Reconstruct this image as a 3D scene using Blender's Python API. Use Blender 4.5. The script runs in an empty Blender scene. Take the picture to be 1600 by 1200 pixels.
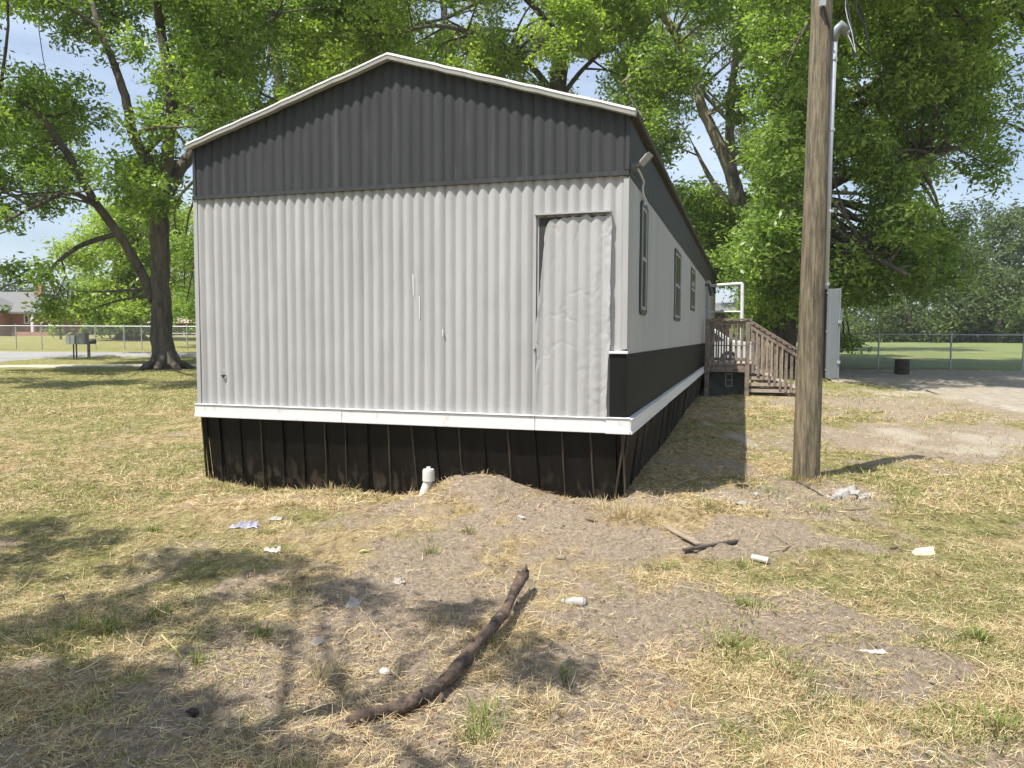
import bpy, math, random
import numpy as np
from mathutils import Vector, Matrix
random.seed(7); rng = np.random.default_rng(11)
C = bpy.context.scene.collection
scene = bpy.context.scene
PI = math.pi
# ------------------------------------------------------------------ camera model (1600x1200 reference)
FP, PITCH, ROLL, CH = 1204.0, 0.0618, 0.0036, 1.45
_c, _s = math.cos(ROLL), math.sin(ROLL)
F_ = np.array([0, math.cos(PITCH), -math.sin(PITCH)])
U0 = np.array([0, math.sin(PITCH), math.cos(PITCH)]); R0 = np.array([1., 0, 0])
RC = _c * R0 + _s * U0; UC = _c * U0 - _s * R0
EYE = np.array([0, 0, CH])
def ray(px, py):
    return F_ + RC * (px - 800) / FP + UC * (600 - py) / FP
def at(px, py, Y):
    d = ray(px, py); return EYE + d * (Y / d[1])
# ------------------------------------------------------------------ noise
def _hash(ix, iy, seed):
    h = (ix.astype(np.int64) * 374761393 + iy.astype(np.int64) * 668265263 + seed * 974711) & 0xffffffff
    h = ((h ^ (h >> 13)) * 1274126177) & 0xffffffff
    return ((h ^ (h >> 16)) & 0xffff) / 65535.0
def vnoise(x, y, seed=0):
    ix, iy = np.floor(x), np.floor(y); fx, fy = x - ix, y - iy
    fx = fx * fx * (3 - 2 * fx); fy = fy * fy * (3 - 2 * fy)
    a, b = _hash(ix, iy, seed), _hash(ix + 1, iy, seed)
    c, d = _hash(ix, iy + 1, seed), _hash(ix + 1, iy + 1, seed)
    return (a * (1 - fx) + b * fx) * (1 - fy) + (c * (1 - fx) + d * fx) * fy
def fbm(x, y, o=4, seed=0):
    s, a, t = 0, .5, 0
    for i in range(o):
        s = s + a * vnoise(x * 2 ** i + 17.3 * i, y * 2 ** i - 9.1 * i, seed + i); t += a; a *= .5
    return s / t
def sstep(a, b, x):
    t = np.clip((x - a) / (b - a), 0, 1); return t * t * (3 - 2 * t)
# ------------------------------------------------------------------ home frame
HW, HL, YAW = 4.27, 18.9, 0.2940
HO = np.array([0.958, 6.472, 0.0])
HD = np.array([math.sin(YAW), math.cos(YAW)]); HR = np.array([math.cos(YAW), -math.sin(YAW)])
def hw(u, v, z=0):   # home local -> world; u<0 is left along the front, v depth
    return np.array([HO[0] + HR[0] * u + HD[0] * v, HO[1] + HR[1] * u + HD[1] * v, z])
def to_local(x, y):
    dx, dy = x - HO[0], y - HO[1]
    return dx * HR[0] + dy * HR[1], dx * HD[0] + dy * HD[1]
# contact line of soil against the front skirting, from image readings
_ct = [(312, 750), (380, 757), (440, 763), (520, 764), (575, 770), (615, 777), (650, 777), (680, 766), (712, 752), (745, 747),
       (780, 752), (815, 768), (850, 778), (900, 784), (950, 785), (985, 778)]
_cu, _cz = [], []
for px, py in _ct:
    d = ray(px, py); n = np.array([HD[0], HD[1], 0]); q = np.array([hw(0, .07)[0], hw(0, .07)[1], 0])
    t = np.dot(n, q - EYE) / np.dot(n, d); P = EYE + d * t
    _cu.append(to_local(P[0], P[1])[0]); _cz.append(P[2])
_cu, _cz = np.array(_cu), np.array(_cz)
def base_h(x, y):
    zl = np.interp(y, [-50, 10, 18, 28, 34, 40, 75, 400, 3000], [0, 0, .1, .29, .49, .68, 1.42, 1.5, 1.5])
    zr = np.interp(y, [-50, 10, 18, 26.7, 80, 400, 3000], [0, 0, .12, .36, .88, 1.2, 1.4])
    k = sstep(-6, 6, x)
    return zl * (1 - k) + zr * k
def ground_h(x, y, fine=True):
    x = np.asarray(x, float); y = np.asarray(y, float)
    z = base_h(x, y)
    u, v = to_local(x, y)
    near = np.exp(-np.clip(-v, 0, 9) ** 2 / .22) * np.exp(-np.clip(v, 0, 40) ** 2 / .5)
    side = sstep(.9, .0, u) * sstep(-5.2, -4.3, u)
    z = z + np.interp(u, _cu, _cz) * near * side
    near2 = np.exp(-np.clip(-v - .25, 0, 9) ** 2 / .7) * np.exp(-np.clip(v, 0, 40) ** 2 / .5)
    z = z + (fbm(x * 4.5, y * 4.5, 3, 19) - .5) * .10 * near2 * side
    z = z + .05 * near2 * sstep(-1.9, -1.3, u) * sstep(-.5, -1.1, u)
    f = np.clip((12 - y) / 8, 0, 1) if fine else 0
    z = z + (fbm(x * .9, y * .9, 3, 5) - .5) * .07 * np.clip(y / 3, .4, 1.5)
    if fine:
        z = z + (fbm(x * 7, y * 7, 3, 9) - .5) * .045 * f
        cl = fbm(x * 26, y * 26, 2, 21); z = z + np.clip(cl - .48, 0, 1) * .09 * f * soil_mask(x, y)
    return z
_ts = np.geomspace(1.2, 900, 2500)
def gp(px, py, h=0.0):     # image point -> point on the terrain (raised by h)
    d = ray(px, py); X, Y, Z = [EYE[i] + d[i] * _ts for i in range(3)]
    e = Z - ground_h(X, Y, False) - h; k = int(np.argmax(e < 0)) or len(_ts) - 1
    t = _ts[k - 1] + (_ts[k] - _ts[k - 1]) * e[k - 1] / (e[k - 1] - e[k]); return EYE + d * t
# bare-soil patches: (px, py, rx, ry, strength)
_soil = [(450, 1130, 420, 90, .6), (150, 1170, 260, 60, .55), (560, 960, 180, 60, .5), (780, 900, 420, 110, .55), (900, 1060, 260, 80, .55), (620, 1120, 330, 80, .6), (1010, 860, 200, 40, .55), (850, 850, 330, 60, .45), (560, 830, 240, 50, .35), (1060, 970, 210, 45, .8), (1370, 1055, 120, 40, .9), (1210, 985, 70, 30, .7),
         (330, 1110, 330, 90, .8), (560, 1010, 220, 80, .6), (700, 960, 130, 45, .6), (950, 1120, 240, 70, .5), (1280, 775, 150, 24, .7),
         (1490, 690, 190, 22, 1.0), (1430, 640, 230, 16, .7), (380, 905, 110, 34, .5), (760, 770, 90, 26, .9), (1180, 830, 70, 22, .6),
         (100, 930, 120, 30, .3), (1450, 1180, 220, 60, .6), (700, 1180, 260, 60, .6), (1150, 740, 60, 40, .45), (470, 775, 150, 16, .6), (900, 800, 130, 18, .5)]
_soilw = None
def soil_mask(x, y):
    global _soilw
    if _soilw is None:
        _soilw = []
        for px, py, rx, ry, s in _soil:
            def g0(a, b):
                d = ray(a, b); return EYE + d * (CH / -d[2])
            c = g0(px, py); a = g0(px + rx, py); b = g0(px, py - ry); e = g0(px, py + ry)
            _soilw.append((c[0], (b[1] + e[1]) / 2, abs(a[0] - c[0]), max(.05, (b[1] - e[1]) / 2), s))
    n = fbm(x * 1.7, y * 1.7, 4, 33); n2 = fbm(x * 9, y * 6, 2, 44)
    m = np.zeros_like(x)
    for cx, cy, rx, ry, s in _soilw:
        q = ((x - cx) / rx) ** 2 + ((y - cy) / ry) ** 2
        m = np.maximum(m, s * np.exp(-q * .8))
    m = m * 1.4 + (n - .47) * 1.6 + (n2 - .5) * .5
    return sstep(.22, .75, m)
def green_mask(x, y):
    n = fbm(x * .8 + 4, y * .8, 3, 71); n2 = fbm(x * 3.1, y * 3.1, 3, 81)
    px = 800 + FP * x / np.maximum(y, 1)
    side = .17 * sstep(650, 200, px) + .20 * sstep(1050, 1350, px) - .12 * sstep(400, 700, px) * sstep(1200, 950, px)
    far = .14 * sstep(9, 22, y) - .05
    return sstep(.45, .72, n * .55 + n2 * .5 + side + far)
# ------------------------------------------------------------------ materials
def new_mat(name):
    m = bpy.data.materials.new(name); m.use_nodes = True
    nt = m.node_tree; b = nt.nodes['Principled BSDF']; return m, nt, b
def N(nt, typ, **kw):
    n = nt.nodes.new(typ)
    for k, v in kw.items():
        if k in n.inputs: n.inputs[k].default_value = v
        else: setattr(n, k, v)
    return n
def noise(nt, scale, detail=4, rough=.6, stretch=None, coord='Object'):
    tc = N(nt, 'ShaderNodeTexCoord'); mp = N(nt, 'ShaderNodeMapping')
    if stretch: mp.inputs['Scale'].default_value = stretch
    nt.links.new(tc.outputs[coord], mp.inputs['Vector'])
    n = N(nt, 'ShaderNodeTexNoise', Scale=scale, Detail=detail, Roughness=rough)
    nt.links.new(mp.outputs[0], n.inputs['Vector']); return n
def ramp(nt, src, stops):
    r = N(nt, 'ShaderNodeValToRGB'); e = r.color_ramp.elements
    while len(e) < len(stops): e.new(.5)
    for i, (p, c) in enumerate(stops):
        e[i].position = p; e[i].color = (c[0], c[1], c[2], 1) if hasattr(c, '__len__') else (c, c, c, 1)
    nt.links.new(src, r.inputs[0]); return r.outputs[0]
def mixc(nt, fac, a, b, mode='MIX'):
    m = N(nt, 'ShaderNodeMix', data_type='RGBA', blend_type=mode)
    for s, v in ((0, fac), (6, a), (7, b)):
        if hasattr(v, 'links') or isinstance(v, bpy.types.NodeSocket): nt.links.new(v, m.inputs[s])
        else: m.inputs[s].default_value = v if s == 0 else (*v, 1)
    return m.outputs[2]
def bump(nt, b, src, strength=.3, dist=.01):
    n = N(nt, 'ShaderNodeBump', Strength=strength, Distance=dist)
    nt.links.new(src, n.inputs['Height']); nt.links.new(n.outputs[0], b.inputs['Normal'])
def simple(name, col, rough=.6, var=.25, scale=8, stretch=None, metal=0, bmp=.15, bdist=.004, spec=.5, dark=None, darkpos=(.35, .6)):
    m, nt, b = new_mat(name)
    n = noise(nt, scale, 5, .65, stretch)
    lo = [c * (1 - var) for c in col]; hi = [min(1, c * (1 + var)) for c in col]
    c = ramp(nt, n.outputs['Fac'], [(.3, lo), (.7, hi)])
    if dark is not None:
        n2 = noise(nt, scale * .37, 6, .75, stretch)
        c = mixc(nt, ramp(nt, n2.outputs['Fac'], [(darkpos[0], 1.), (darkpos[1], 0.)]), c, dark)
    nt.links.new(c, b.inputs['Base Color']); b.inputs['Roughness'].default_value = rough
    b.inputs['Metallic'].default_value = metal; b.inputs['Specular IOR Level'].default_value = spec
    if bmp: bump(nt, b, n.outputs['Fac'], bmp, bdist)
    return m
MAT = {}
MAT['siding'] = simple('light_painted_siding', (.375, .370, .366), .5, .07, 5, (1, 1, .12), bmp=.05, spec=.35, dark=(.315, .31, .30), darkpos=(.3, .5))
MAT['dark_siding'] = simple('charcoal_painted_siding', (.038, .0395, .041), .55, .12, 5, (1, 1, .12), bmp=.05, spec=.3)
MAT['black_siding'] = simple('black_painted_siding', (.012, .0118, .012), .6, .3, 7, (1, 1, .1), bmp=.05, spec=.12)
MAT['skirt'] = simple('black_brown_skirting', (.0065, .0055, .0045), .5, .5, 9, (1, 1, .12), bmp=.2, spec=.2, dark=(.045, .036, .027), darkpos=(.26, .36))
MAT['rib'] = simple('worn_skirting_rib', (.060, .047, .033), .5, .5, 14, (1, 1, .2), bmp=.1, spec=.3)
MAT['white'] = simple('white_vinyl_trim', (.66, .66, .655), .45, .04, 6, (1, 1, 1), bmp=.03, spec=.4, dark=(.6, .59, .57), darkpos=(.2, .32))
MAT['peeling'] = simple('peeling_white_roof_edge', (.50, .49, .47), .6, .15, 30, None, bmp=.4, bdist=.004, dark=(.28, .27, .25), darkpos=(.30, .42))
MAT['rake_gray'] = simple('weathered_gray_metal', (.30, .30, .28), .6, .15, 12, None, bmp=.1)
MAT['roof'] = simple('galvanised_roof', (.42, .42, .41), .5, .15, 3, None, metal=.3, dark=(.25, .2, .16), darkpos=(.3, .45))
MAT['eave'] = simple('weathered_eave', (.045, .040, .032), .7, .3, 12)
MAT['lampgray'] = simple('gray_lamp_housing', (.13, .125, .11), .5, .2, 12)
MAT['glass'] = simple('window_glass', (.03, .035, .04), .25, .1, 2, bmp=0, spec=.5)
MAT['frame'] = simple('window_frame_dark', (.05, .05, .05), .5, .1)
MAT['frame_light'] = simple('window_frame_gray', (.30, .30, .295), .5, .1)
MAT['door'] = simple('white_door', (.6, .6, .6), .5, .06)
MAT['deck'] = simple('weathered_deck_wood', (.20, .160, .128), .8, .35, 14, (1, 1, 1), bmp=.4, bdist=.004, dark=(.09, .065, .055), darkpos=(.35, .5))
MAT['tread'] = simple('worn_tread_wood', (.33, .27, .22), .85, .3, 12, None, bmp=.4)
MAT['ply'] = simple('stained_plywood', (.075, .085, .07), .8, .4, 8)
MAT['polewood'] = simple('utility_pole_wood', (.175, .143, .092), .85, .6, 40, (1, 1, .10), bmp=1, bdist=.01, dark=(.075, .064, .044), darkpos=(.38, .52))
def add_streak(m, col, scale, stretch, lo, hi, amt=1.0, zmax=None):
    nt = m.node_tree; b = nt.nodes['Principled BSDF']; src = b.inputs['Base Color'].links[0].from_socket
    n = noise(nt, scale, 5, .6, stretch); f = ramp(nt, n.outputs['Fac'], [(lo, 0.), (hi, amt)])
    if zmax is not None:
        tc = N(nt, 'ShaderNodeTexCoord'); sp = N(nt, 'ShaderNodeSeparateXYZ'); nt.links.new(tc.outputs['Object'], sp.inputs[0])
        mr = N(nt, 'ShaderNodeMapRange'); mr.inputs['From Min'].default_value = zmax; mr.inputs['From Max'].default_value = 0.0; nt.links.new(sp.outputs[2], mr.inputs['Value'])
        mu = N(nt, 'ShaderNodeMath', operation='MULTIPLY'); nt.links.new(f, mu.inputs[0]); nt.links.new(mr.outputs[0], mu.inputs[1]); f = mu.outputs[0]
    nt.links.new(mixc(nt, f, src, col), b.inputs['Base Color'])
add_streak(MAT['polewood'], (.035, .028, .02), 75, (1, 1, .018), .58, .63, .85)
add_streak(MAT['polewood'], (.26, .22, .15), 12, (1, 1, .5), .55, .75, .5)
add_streak(MAT['siding'], (.27, .255, .235), 22, (1, 1, .03), .60, .72, .5)
add_streak(MAT['siding'], (.30, .26, .21), 9, (1, 1, .6), .56, .72, .45, 1.1)
add_streak(MAT['dark_siding'], (.075, .077, .08), 16, (1, 1, .05), .56, .70, .6)
add_streak(MAT['skirt'], (.16, .125, .09), 14, (1, 1, .5), .50, .64, .35, .30)
add_streak(MAT['white'], (.40, .37, .32), 11, (1, 1, .6), .58, .70, .45)
MAT['galv'] = simple('galvanised_conduit', (.44, .46, .50), .4, .1, 12, metal=.3, bmp=.05)
MAT['box'] = simple('gray_painted_steel', (.21, .235, .245), .45, .07, 6, bmp=.04, metal=.1)
MAT['cable'] = simple('black_cable', (.012, .012, .012), .5, .1)
MAT['alum'] = simple('bare_cable', (.6, .6, .58), .4, .1, metal=.7)
MAT['pvc'] = simple('white_pvc', (.62, .61, .58), .4, .06, 12, dark=(.45, .38, .30), darkpos=(.3, .42))
MAT['stick'] = simple('dead_branch_bark', (.12, .08, .057), .9, .45, 26, (1, 1, 1), bmp=1, bdist=.012, dark=(.03, .022, .018), darkpos=(.40, .54))
MAT['foam'] = simple('white_foam', (.46, .44, .39), .8, .08, 40, bmp=.4)
MAT['paper'] = simple('crumpled_paper', (.36, .33, .29), .8, .15, 30, bmp=.4)
MAT['plaster'] = simple('broken_concrete', (.33, .315, .29), .9, .25, 22, bmp=.8, bdist=.01, dark=(.16, .15, .14), darkpos=(.36, .46))
MAT['board'] = simple('grey_board', (.27, .21, .15), .85, .3, 16, bmp=.4)
MAT['darkwood'] = simple('dark_rotten_wood', (.07, .055, .045), .9, .4, 20, bmp=.6)
MAT['husk'] = simple('yellow_green_husk', (.45, .44, .18), .8, .2, 20)
MAT['lump'] = simple('dark_lump', (.035, .02, .018), .8, .4, 30, bmp=.6)
MAT['clod'] = simple('soil_clod', (.24, .185, .14), .95, .3, 20, bmp=.7, bdist=.01)
MAT['brick'] = None
m, nt, b = new_mat('red_brick'); MAT['brick'] = m
tc = N(nt, 'ShaderNodeTexCoord'); sx = N(nt, 'ShaderNodeSeparateXYZ'); cb = N(nt, 'ShaderNodeCombineXYZ')
nt.links.new(tc.outputs['Object'], sx.inputs[0]); ad = N(nt, 'ShaderNodeMath', operation='ADD')
nt.links.new(sx.outputs[0], ad.inputs[0]); nt.links.new(sx.outputs[1], ad.inputs[1])
nt.links.new(ad.outputs[0], cb.inputs[0]); nt.links.new(sx.outputs[2], cb.inputs[1])
br = N(nt, 'ShaderNodeTexBrick', Scale=1.0); br.inputs['Brick Width'].default_value = .3; br.inputs['Row Height'].default_value = .1
br.inputs['Mortar Size'].default_value = .012
br.inputs['Color1'].default_value = (.42, .17, .115, 1); br.inputs['Color2'].default_value = (.32, .125, .085, 1); br.inputs['Mortar'].default_value = (.4, .33, .28, 1)
nt.links.new(cb.outputs[0], br.inputs['Vector']); nt.links.new(br.outputs['Color'], b.inputs['Base Color']); b.inputs['Roughness'].default_value = .85
MAT['shingle'] = simple('gray_shingle', (.16, .157, .153), .85, .15, 20, (1, 1, 6))
MAT['shingle_tan'] = simple('tan_shingle', (.34, .27, .20), .85, .15, 20)
MAT['wall_dark'] = simple('far_dark_wall', (.16, .10, .10), .8, .2)
MAT['beige'] = simple('beige_wall', (.42, .38, .30), .8, .1)
MAT['mail'] = simple('gray_mailbox', (.20, .21, .21), .6, .1)
MAT['mail_light'] = simple('pale_mailbox_door', (.60, .61, .60), .5, .1)
MAT['carpaint'] = simple('white_car_paint', (.7, .71, .72), .2, .02, bmp=0, spec=.6)
MAT['tire'] = simple('tyre_rubber', (.02, .02, .02), .8, .1)
MAT['rust'] = simple('rusty_drum', (.05, .036, .03), .8, .35, 10)
MAT['chain'] = simple('chain_link_wire', (.42, .43, .43), .5, .05, metal=.4, bmp=0)
MAT['bark'] = simple('tree_bark', (.115, .097, .078), .95, .35, 9, (1, 1, .25), bmp=1, bdist=.04, dark=(.05, .042, .035), darkpos=(.38, .54))
MAT['bark_light'] = simple('pale_tree_bark', (.27, .23, .18), .95, .3, 9, (1, 1, .3), bmp=1, bdist=.04, dark=(.10, .085, .07), darkpos=(.36, .5))
MAT['gravel'] = simple('driveway_gravel', (.29, .26, .22), .95, .45, 5.5, None, bmp=.9, bdist=.04, dark=(.30, .25, .165), darkpos=(.40, .56))
MAT['road'] = simple('pale_road', (.27, .26, .25), .9, .12, .5, None, bmp=.2)
MAT['pathsand'] = simple('pale_sand_path', (.46, .41, .32), .9, .15, .9, None, bmp=.2)
def leaf_mat(name, lo, hi, trans=.35, ro=.42, spec=.5):
    m, nt, b = new_mat(name)
    a = N(nt, 'ShaderNodeAttribute', attribute_name='tint')
    c = ramp(nt, a.outputs['Fac'], [(0, lo), (.6, [(x + y) / 2 for x, y in zip(lo, hi)]), (1, hi)])
    nt.links.new(c, b.inputs['Base Color']); b.inputs['Roughness'].default_value = ro; b.inputs['Specular IOR Level'].default_value = spec
    t = N(nt, 'ShaderNodeBsdfTranslucent'); tcl = mixc(nt, 1.0, c, (1.4, 1.5, .7), 'MULTIPLY')
    nt.links.new(tcl, t.inputs['Color'])
    mx = N(nt, 'ShaderNodeMixShader'); mx.inputs[0].default_value = trans
    nt.links.new(b.outputs[0], mx.inputs[1]); nt.links.new(t.outputs[0], mx.inputs[2])
    nt.links.new(mx.outputs[0], nt.nodes['Material Output'].inputs['Surface']); return m
MAT['leaf'] = leaf_mat('pecan_leaf', (.10, .165, .030), (.33, .44, .11), .48)
MAT['leaf_y'] = leaf_mat('sunny_leaf', (.14, .21, .030), (.42, .52, .12), .5)
MAT['leaf_d'] = leaf_mat('dense_leaf', (.07, .12, .022), (.27, .32, .10), .42)
MAT['leaf_far'] = leaf_mat('far_leaf', (.055, .09, .032), (.17, .215, .08), .4, .6, .25)
MAT['pine'] = leaf_mat('pine_needles', (.045, .07, .033), (.11, .145, .065), .35, .6, .25)
def attr_mat(name, rough=.7, trans=.25):
    m, nt, b = new_mat(name)
    a = N(nt, 'ShaderNodeAttribute', attribute_name='Col')
    nt.links.new(a.outputs['Color'], b.inputs['Base Color']); b.inputs['Roughness'].default_value = rough
    b.inputs['Specular IOR Level'].default_value = .3
    t = N(nt, 'ShaderNodeBsdfTranslucent'); nt.links.new(a.outputs['Color'], t.inputs['Color'])
    mx = N(nt, 'ShaderNodeMixShader'); mx.inputs[0].default_value = trans
    nt.links.new(b.outputs[0], mx.inputs[1]); nt.links.new(t.outputs[0], mx.inputs[2])
    nt.links.new(mx.outputs[0], nt.nodes['Material Output'].inputs['Surface']); return m
MAT['blade'] = attr_mat('grass_blade'); MAT['straw'] = attr_mat('dry_straw', .6, .15)
# ground
m, nt, b = new_mat('yard_soil_and_grass'); MAT['ground'] = m
a = N(nt, 'ShaderNodeAttribute', attribute_name='cover'); sp = N(nt, 'ShaderNodeSeparateColor'); nt.links.new(a.outputs['Color'], sp.inputs[0])
n1 = noise(nt, 35, 6, .7); n2 = noise(nt, 4, 5, .6); n3 = noise(nt, 110, 4, .7); n4 = noise(nt, 14, 6, .75, (1, .35, 1))
soil = ramp(nt, n1.outputs['Fac'], [(.34, (.13, .096, .07)), (.48, (.43, .335, .245)), (.66, (.62, .505, .385))])
soil = mixc(nt, ramp(nt, n2.outputs['Fac'], [(.35, 0.), (.7, .6)]), soil, (.46, .37, .285))
strw = ramp(nt, n4.outputs['Fac'], [(.34, (.11, .078, .04)), (.48, (.44, .325, .16)), (.66, (.69, .56, .31))])
grn = ramp(nt, n4.outputs['Fac'], [(.34, (.065, .072, .02)), (.5, (.27, .265, .085)), (.68, (.47, .44, .18))])
nz = ramp(nt, n3.outputs['Fac'], [(.3, 0.), (.7, 1.)])
def jit(src, amt):
    s = N(nt, 'ShaderNodeMath', operation='MULTIPLY_ADD'); nt.links.new(n1.outputs['Fac'], s.inputs[0]); s.inputs[1].default_value = amt
    nt.links.new(src, s.inputs[2]); q = N(nt, 'ShaderNodeMath', operation='SUBTRACT', use_clamp=True); nt.links.new(s.outputs[0], q.inputs[0]); q.inputs[1].default_value = amt * .5
    return q.outputs[0]
c = mixc(nt, jit(sp.outputs[1], 1.2), strw, grn)
c = mixc(nt, jit(sp.outputs[0], 1.0), c, soil)
c = mixc(nt, sp.outputs[2], c, (.60, .53, .43))
nt.links.new(c, b.inputs['Base Color']); b.inputs['Roughness'].default_value = .95; b.inputs['Specular IOR Level'].default_value = .15
hb = N(nt, 'ShaderNodeMath', operation='ADD'); nt.links.new(n1.outputs['Fac'], hb.inputs[0]); nt.links.new(n3.outputs['Fac'], hb.inputs[1])
bump(nt, b, hb.outputs[0], 1.0, .035)
m, nt, b = new_mat('wrapper_film'); MAT['bottle'] = m
b.inputs['Base Color'].default_value = (.85, .87, .88, 1); b.inputs['Roughness'].default_value = .12; b.inputs['Transmission Weight'].default_value = .75; b.inputs['IOR'].default_value = 1.3
# ------------------------------------------------------------------ object helpers
def tag(o, label=None, cat=None, group=None, kind=None):
    if label: o['label'] = label
    if cat: o['category'] = cat
    if group: o['group'] = group
    if kind: o['kind'] = kind
    return o
def empty(name, loc, label, cat, group=None, rz=0):
    o = bpy.data.objects.new(name, None); C.objects.link(o); o.location = tuple(float(v) for v in loc); o.rotation_euler = (0, 0, rz)
    o.empty_display_size = .2
    return tag(o, label, cat, group)
class MB:
    def __init__(s): s.v = []; s.f = []
    def add(s, v, f):
        k = len(s.v); s.v += [tuple(float(c) for c in p) for p in v]; s.f += [tuple(i + k for i in q) for q in f]; return s
    def box(s, c, d, R=None):
        hx, hy, hz = d[0] / 2, d[1] / 2, d[2] / 2; P = []
        for x in (-hx, hx):
            for y in (-hy, hy):
                for z in (-hz, hz):
                    q = Vector((x, y, z))
                    if R is not None: q = R @ q
                    P.append((q.x + c[0], q.y + c[1], q.z + c[2]))
        return s.add(P, [(0, 1, 3, 2), (4, 6, 7, 5), (0, 4, 5, 1), (2, 3, 7, 6), (0, 2, 6, 4), (1, 5, 7, 3)])
    def bar(s, a, b, w, h):   # rectangular bar a->b
        a = Vector(a); b = Vector(b); d = (b - a); L = d.length; d.normalize()
        up = Vector((0, 0, 1)) if abs(d.z) < .95 else Vector((0, 1, 0))
        x = d.cross(up).normalized(); y = x.cross(d).normalized()
        R = Matrix((x, d, y)).transposed()
        return s.box((a + b) / 2, (w, L, h), R)
    def tube(s, pts, rad, n=8, cap=True, wob=0):
        pts = [Vector([float(c) for c in p]) for p in pts]; V = []; Fc = []
        if not hasattr(rad, '__len__'): rad = [rad] * len(pts)
        prev = None
        for i, p in enumerate(pts):
            d = (pts[min(i + 1, len(pts) - 1)] - pts[max(i - 1, 0)]).normalized()
            if prev is None:
                x = d.cross(Vector((0, 0, 1)) if abs(d.z) < .9 else Vector((1, 0, 0))).normalized()
            else: x = (prev - d * prev.dot(d)).normalized()
            prev = x; y = d.cross(x)
            for k in range(n):
                a = 2 * PI * k / n; r = rad[i] * (1 + wob * (random.random() - .5))
                V.append(p + (x * math.cos(a) + y * math.sin(a)) * r)
        for i in range(len(pts) - 1):
            for k in range(n):
                Fc.append((i * n + k, i * n + (k + 1) % n, (i + 1) * n + (k + 1) % n, (i + 1) * n + k))
        if cap: Fc.append(tuple(range(n))[::-1]); Fc.append(tuple((len(pts) - 1) * n + k for k in range(n)))
        return s.add(V, Fc)
    def prism(s, poly, v0, v1):     # polygon of (x,z) extruded along y
        n = len(poly); V = [(x, v0, z) for x, z in poly] + [(x, v1, z) for x, z in poly]
        Fc = [tuple(range(n)), tuple(range(2 * n - 1, n - 1, -1))] + [(i, i + n, (i + 1) % n + n, (i + 1) % n) for i in range(n)]
        return s.add(V, Fc)
    def blob(s, c, r, n=2, rough=.3, flat=(1, 1, 1), seed=0):
        import bmesh
        bm = bmesh.new(); bmesh.ops.create_icosphere(bm, subdivisions=n, radius=1); rr = random.Random(seed)
        ph = [(Vector((rr.uniform(-1, 1), rr.uniform(-1, 1), rr.uniform(-1, 1))).normalized(), rr.uniform(.3, 1)) for _ in range(9)]
        V = []
        for v in bm.verts:
            k = 1
            for d, w in ph: k -= rough * w * max(0, v.co.normalized().dot(d) - .45)
            k *= 1 + rr.uniform(-.12, .12) * rough
            V.append((c[0] + v.co.x * k * r * flat[0], c[1] + v.co.y * k * r * flat[1], c[2] + v.co.z * k * r * flat[2]))
        Fc = [tuple(v.index for v in f.verts) for f in bm.faces]; bm.free()
        return s.add(V, Fc)
    def build(s, name, mat, parent=None, bevel=0, smooth=False):
        me = bpy.data.meshes.new(name); me.from_pydata(s.v, [], s.f)
        import bmesh
        bm = bmesh.new(); bm.from_mesh(me); bmesh.ops.recalc_face_normals(bm, faces=bm.faces); bm.to_mesh(me); bm.free()
        o = bpy.data.objects.new(name, me); C.objects.link(o); me.materials.append(MAT[mat] if isinstance(mat, str) else mat)
        if parent: o.parent = parent
        if smooth:
            me.shade_smooth()
        if bevel:
            md = o.modifiers.new('bevel', 'BEVEL'); md.width = bevel; md.segments = 2; md.limit_method = 'ANGLE'; md.angle_limit = .8
        return o
def big_mesh(name, V, quads, mat, parent=None, smooth=False, face_attr=None, pt_color=None):
    me = bpy.data.meshes.new(name); V = np.asarray(V, np.float32); quads = np.asarray(quads, np.int32); k = quads.shape[1]
    me.vertices.add(len(V)); me.vertices.foreach_set('co', V.ravel())
    me.loops.add(quads.size); me.loops.foreach_set('vertex_index', quads.ravel())
    me.polygons.add(len(quads)); me.polygons.foreach_set('loop_start', np.arange(0, quads.size, k, dtype=np.int32))
    me.polygons.foreach_set('loop_total', np.full(len(quads), k, np.int32))
    if smooth: me.polygons.foreach_set('use_smooth', np.ones(len(quads), bool))
    me.update(calc_edges=True)
    if face_attr is not None:
        a = me.attributes.new('tint', 'FLOAT', 'FACE'); a.data.foreach_set('value', np.asarray(face_attr, np.float32))
    if pt_color is not None:
        nm, col = pt_color; a = me.attributes.new(nm, 'FLOAT_COLOR', 'POINT'); c4 = np.ones((len(V), 4), np.float32); c4[:, :3] = col
        a.data.foreach_set('color', c4.ravel())
    o = bpy.data.objects.new(name, me); C.objects.link(o); me.materials.append(MAT[mat] if isinstance(mat, str) else mat)
    if parent: o.parent = parent
    return o
def grid_quads(nx, ny):
    i = np.arange(nx - 1)[None, :] + nx * np.arange(ny - 1)[:, None]
    return np.stack([i, i + 1, i + 1 + nx, i + nx], -1).reshape(-1, 4)
# ------------------------------------------------------------------ ground
def axis(lo, hi, step, far, g):
    a = list(np.arange(lo, hi + 1e-6, step)); s = step; x = a[-1]
    while x < far: s *= g; x += s; a.append(x)
    return a
ys = axis(1.6, 8.6, .028, 1500, 1.045); ys = [-40, -25, -15, -9, -5, -3, -1.5, -.5, .3, .8, 1.2] + ys
xp = axis(0, 5.6, .032, 1100, 1.06); xs = [-v for v in xp[:0:-1]] + xp
GX, GY = np.meshgrid(np.array(xs), np.array(ys)); gx, gy = GX.ravel(), GY.ravel()
gz = ground_h(gx, gy)
soilm = soil_mask(gx, gy); grm = green_mask(gx, gy)
pxs = 800 + FP * gx / np.maximum(gy, 1.)
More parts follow.
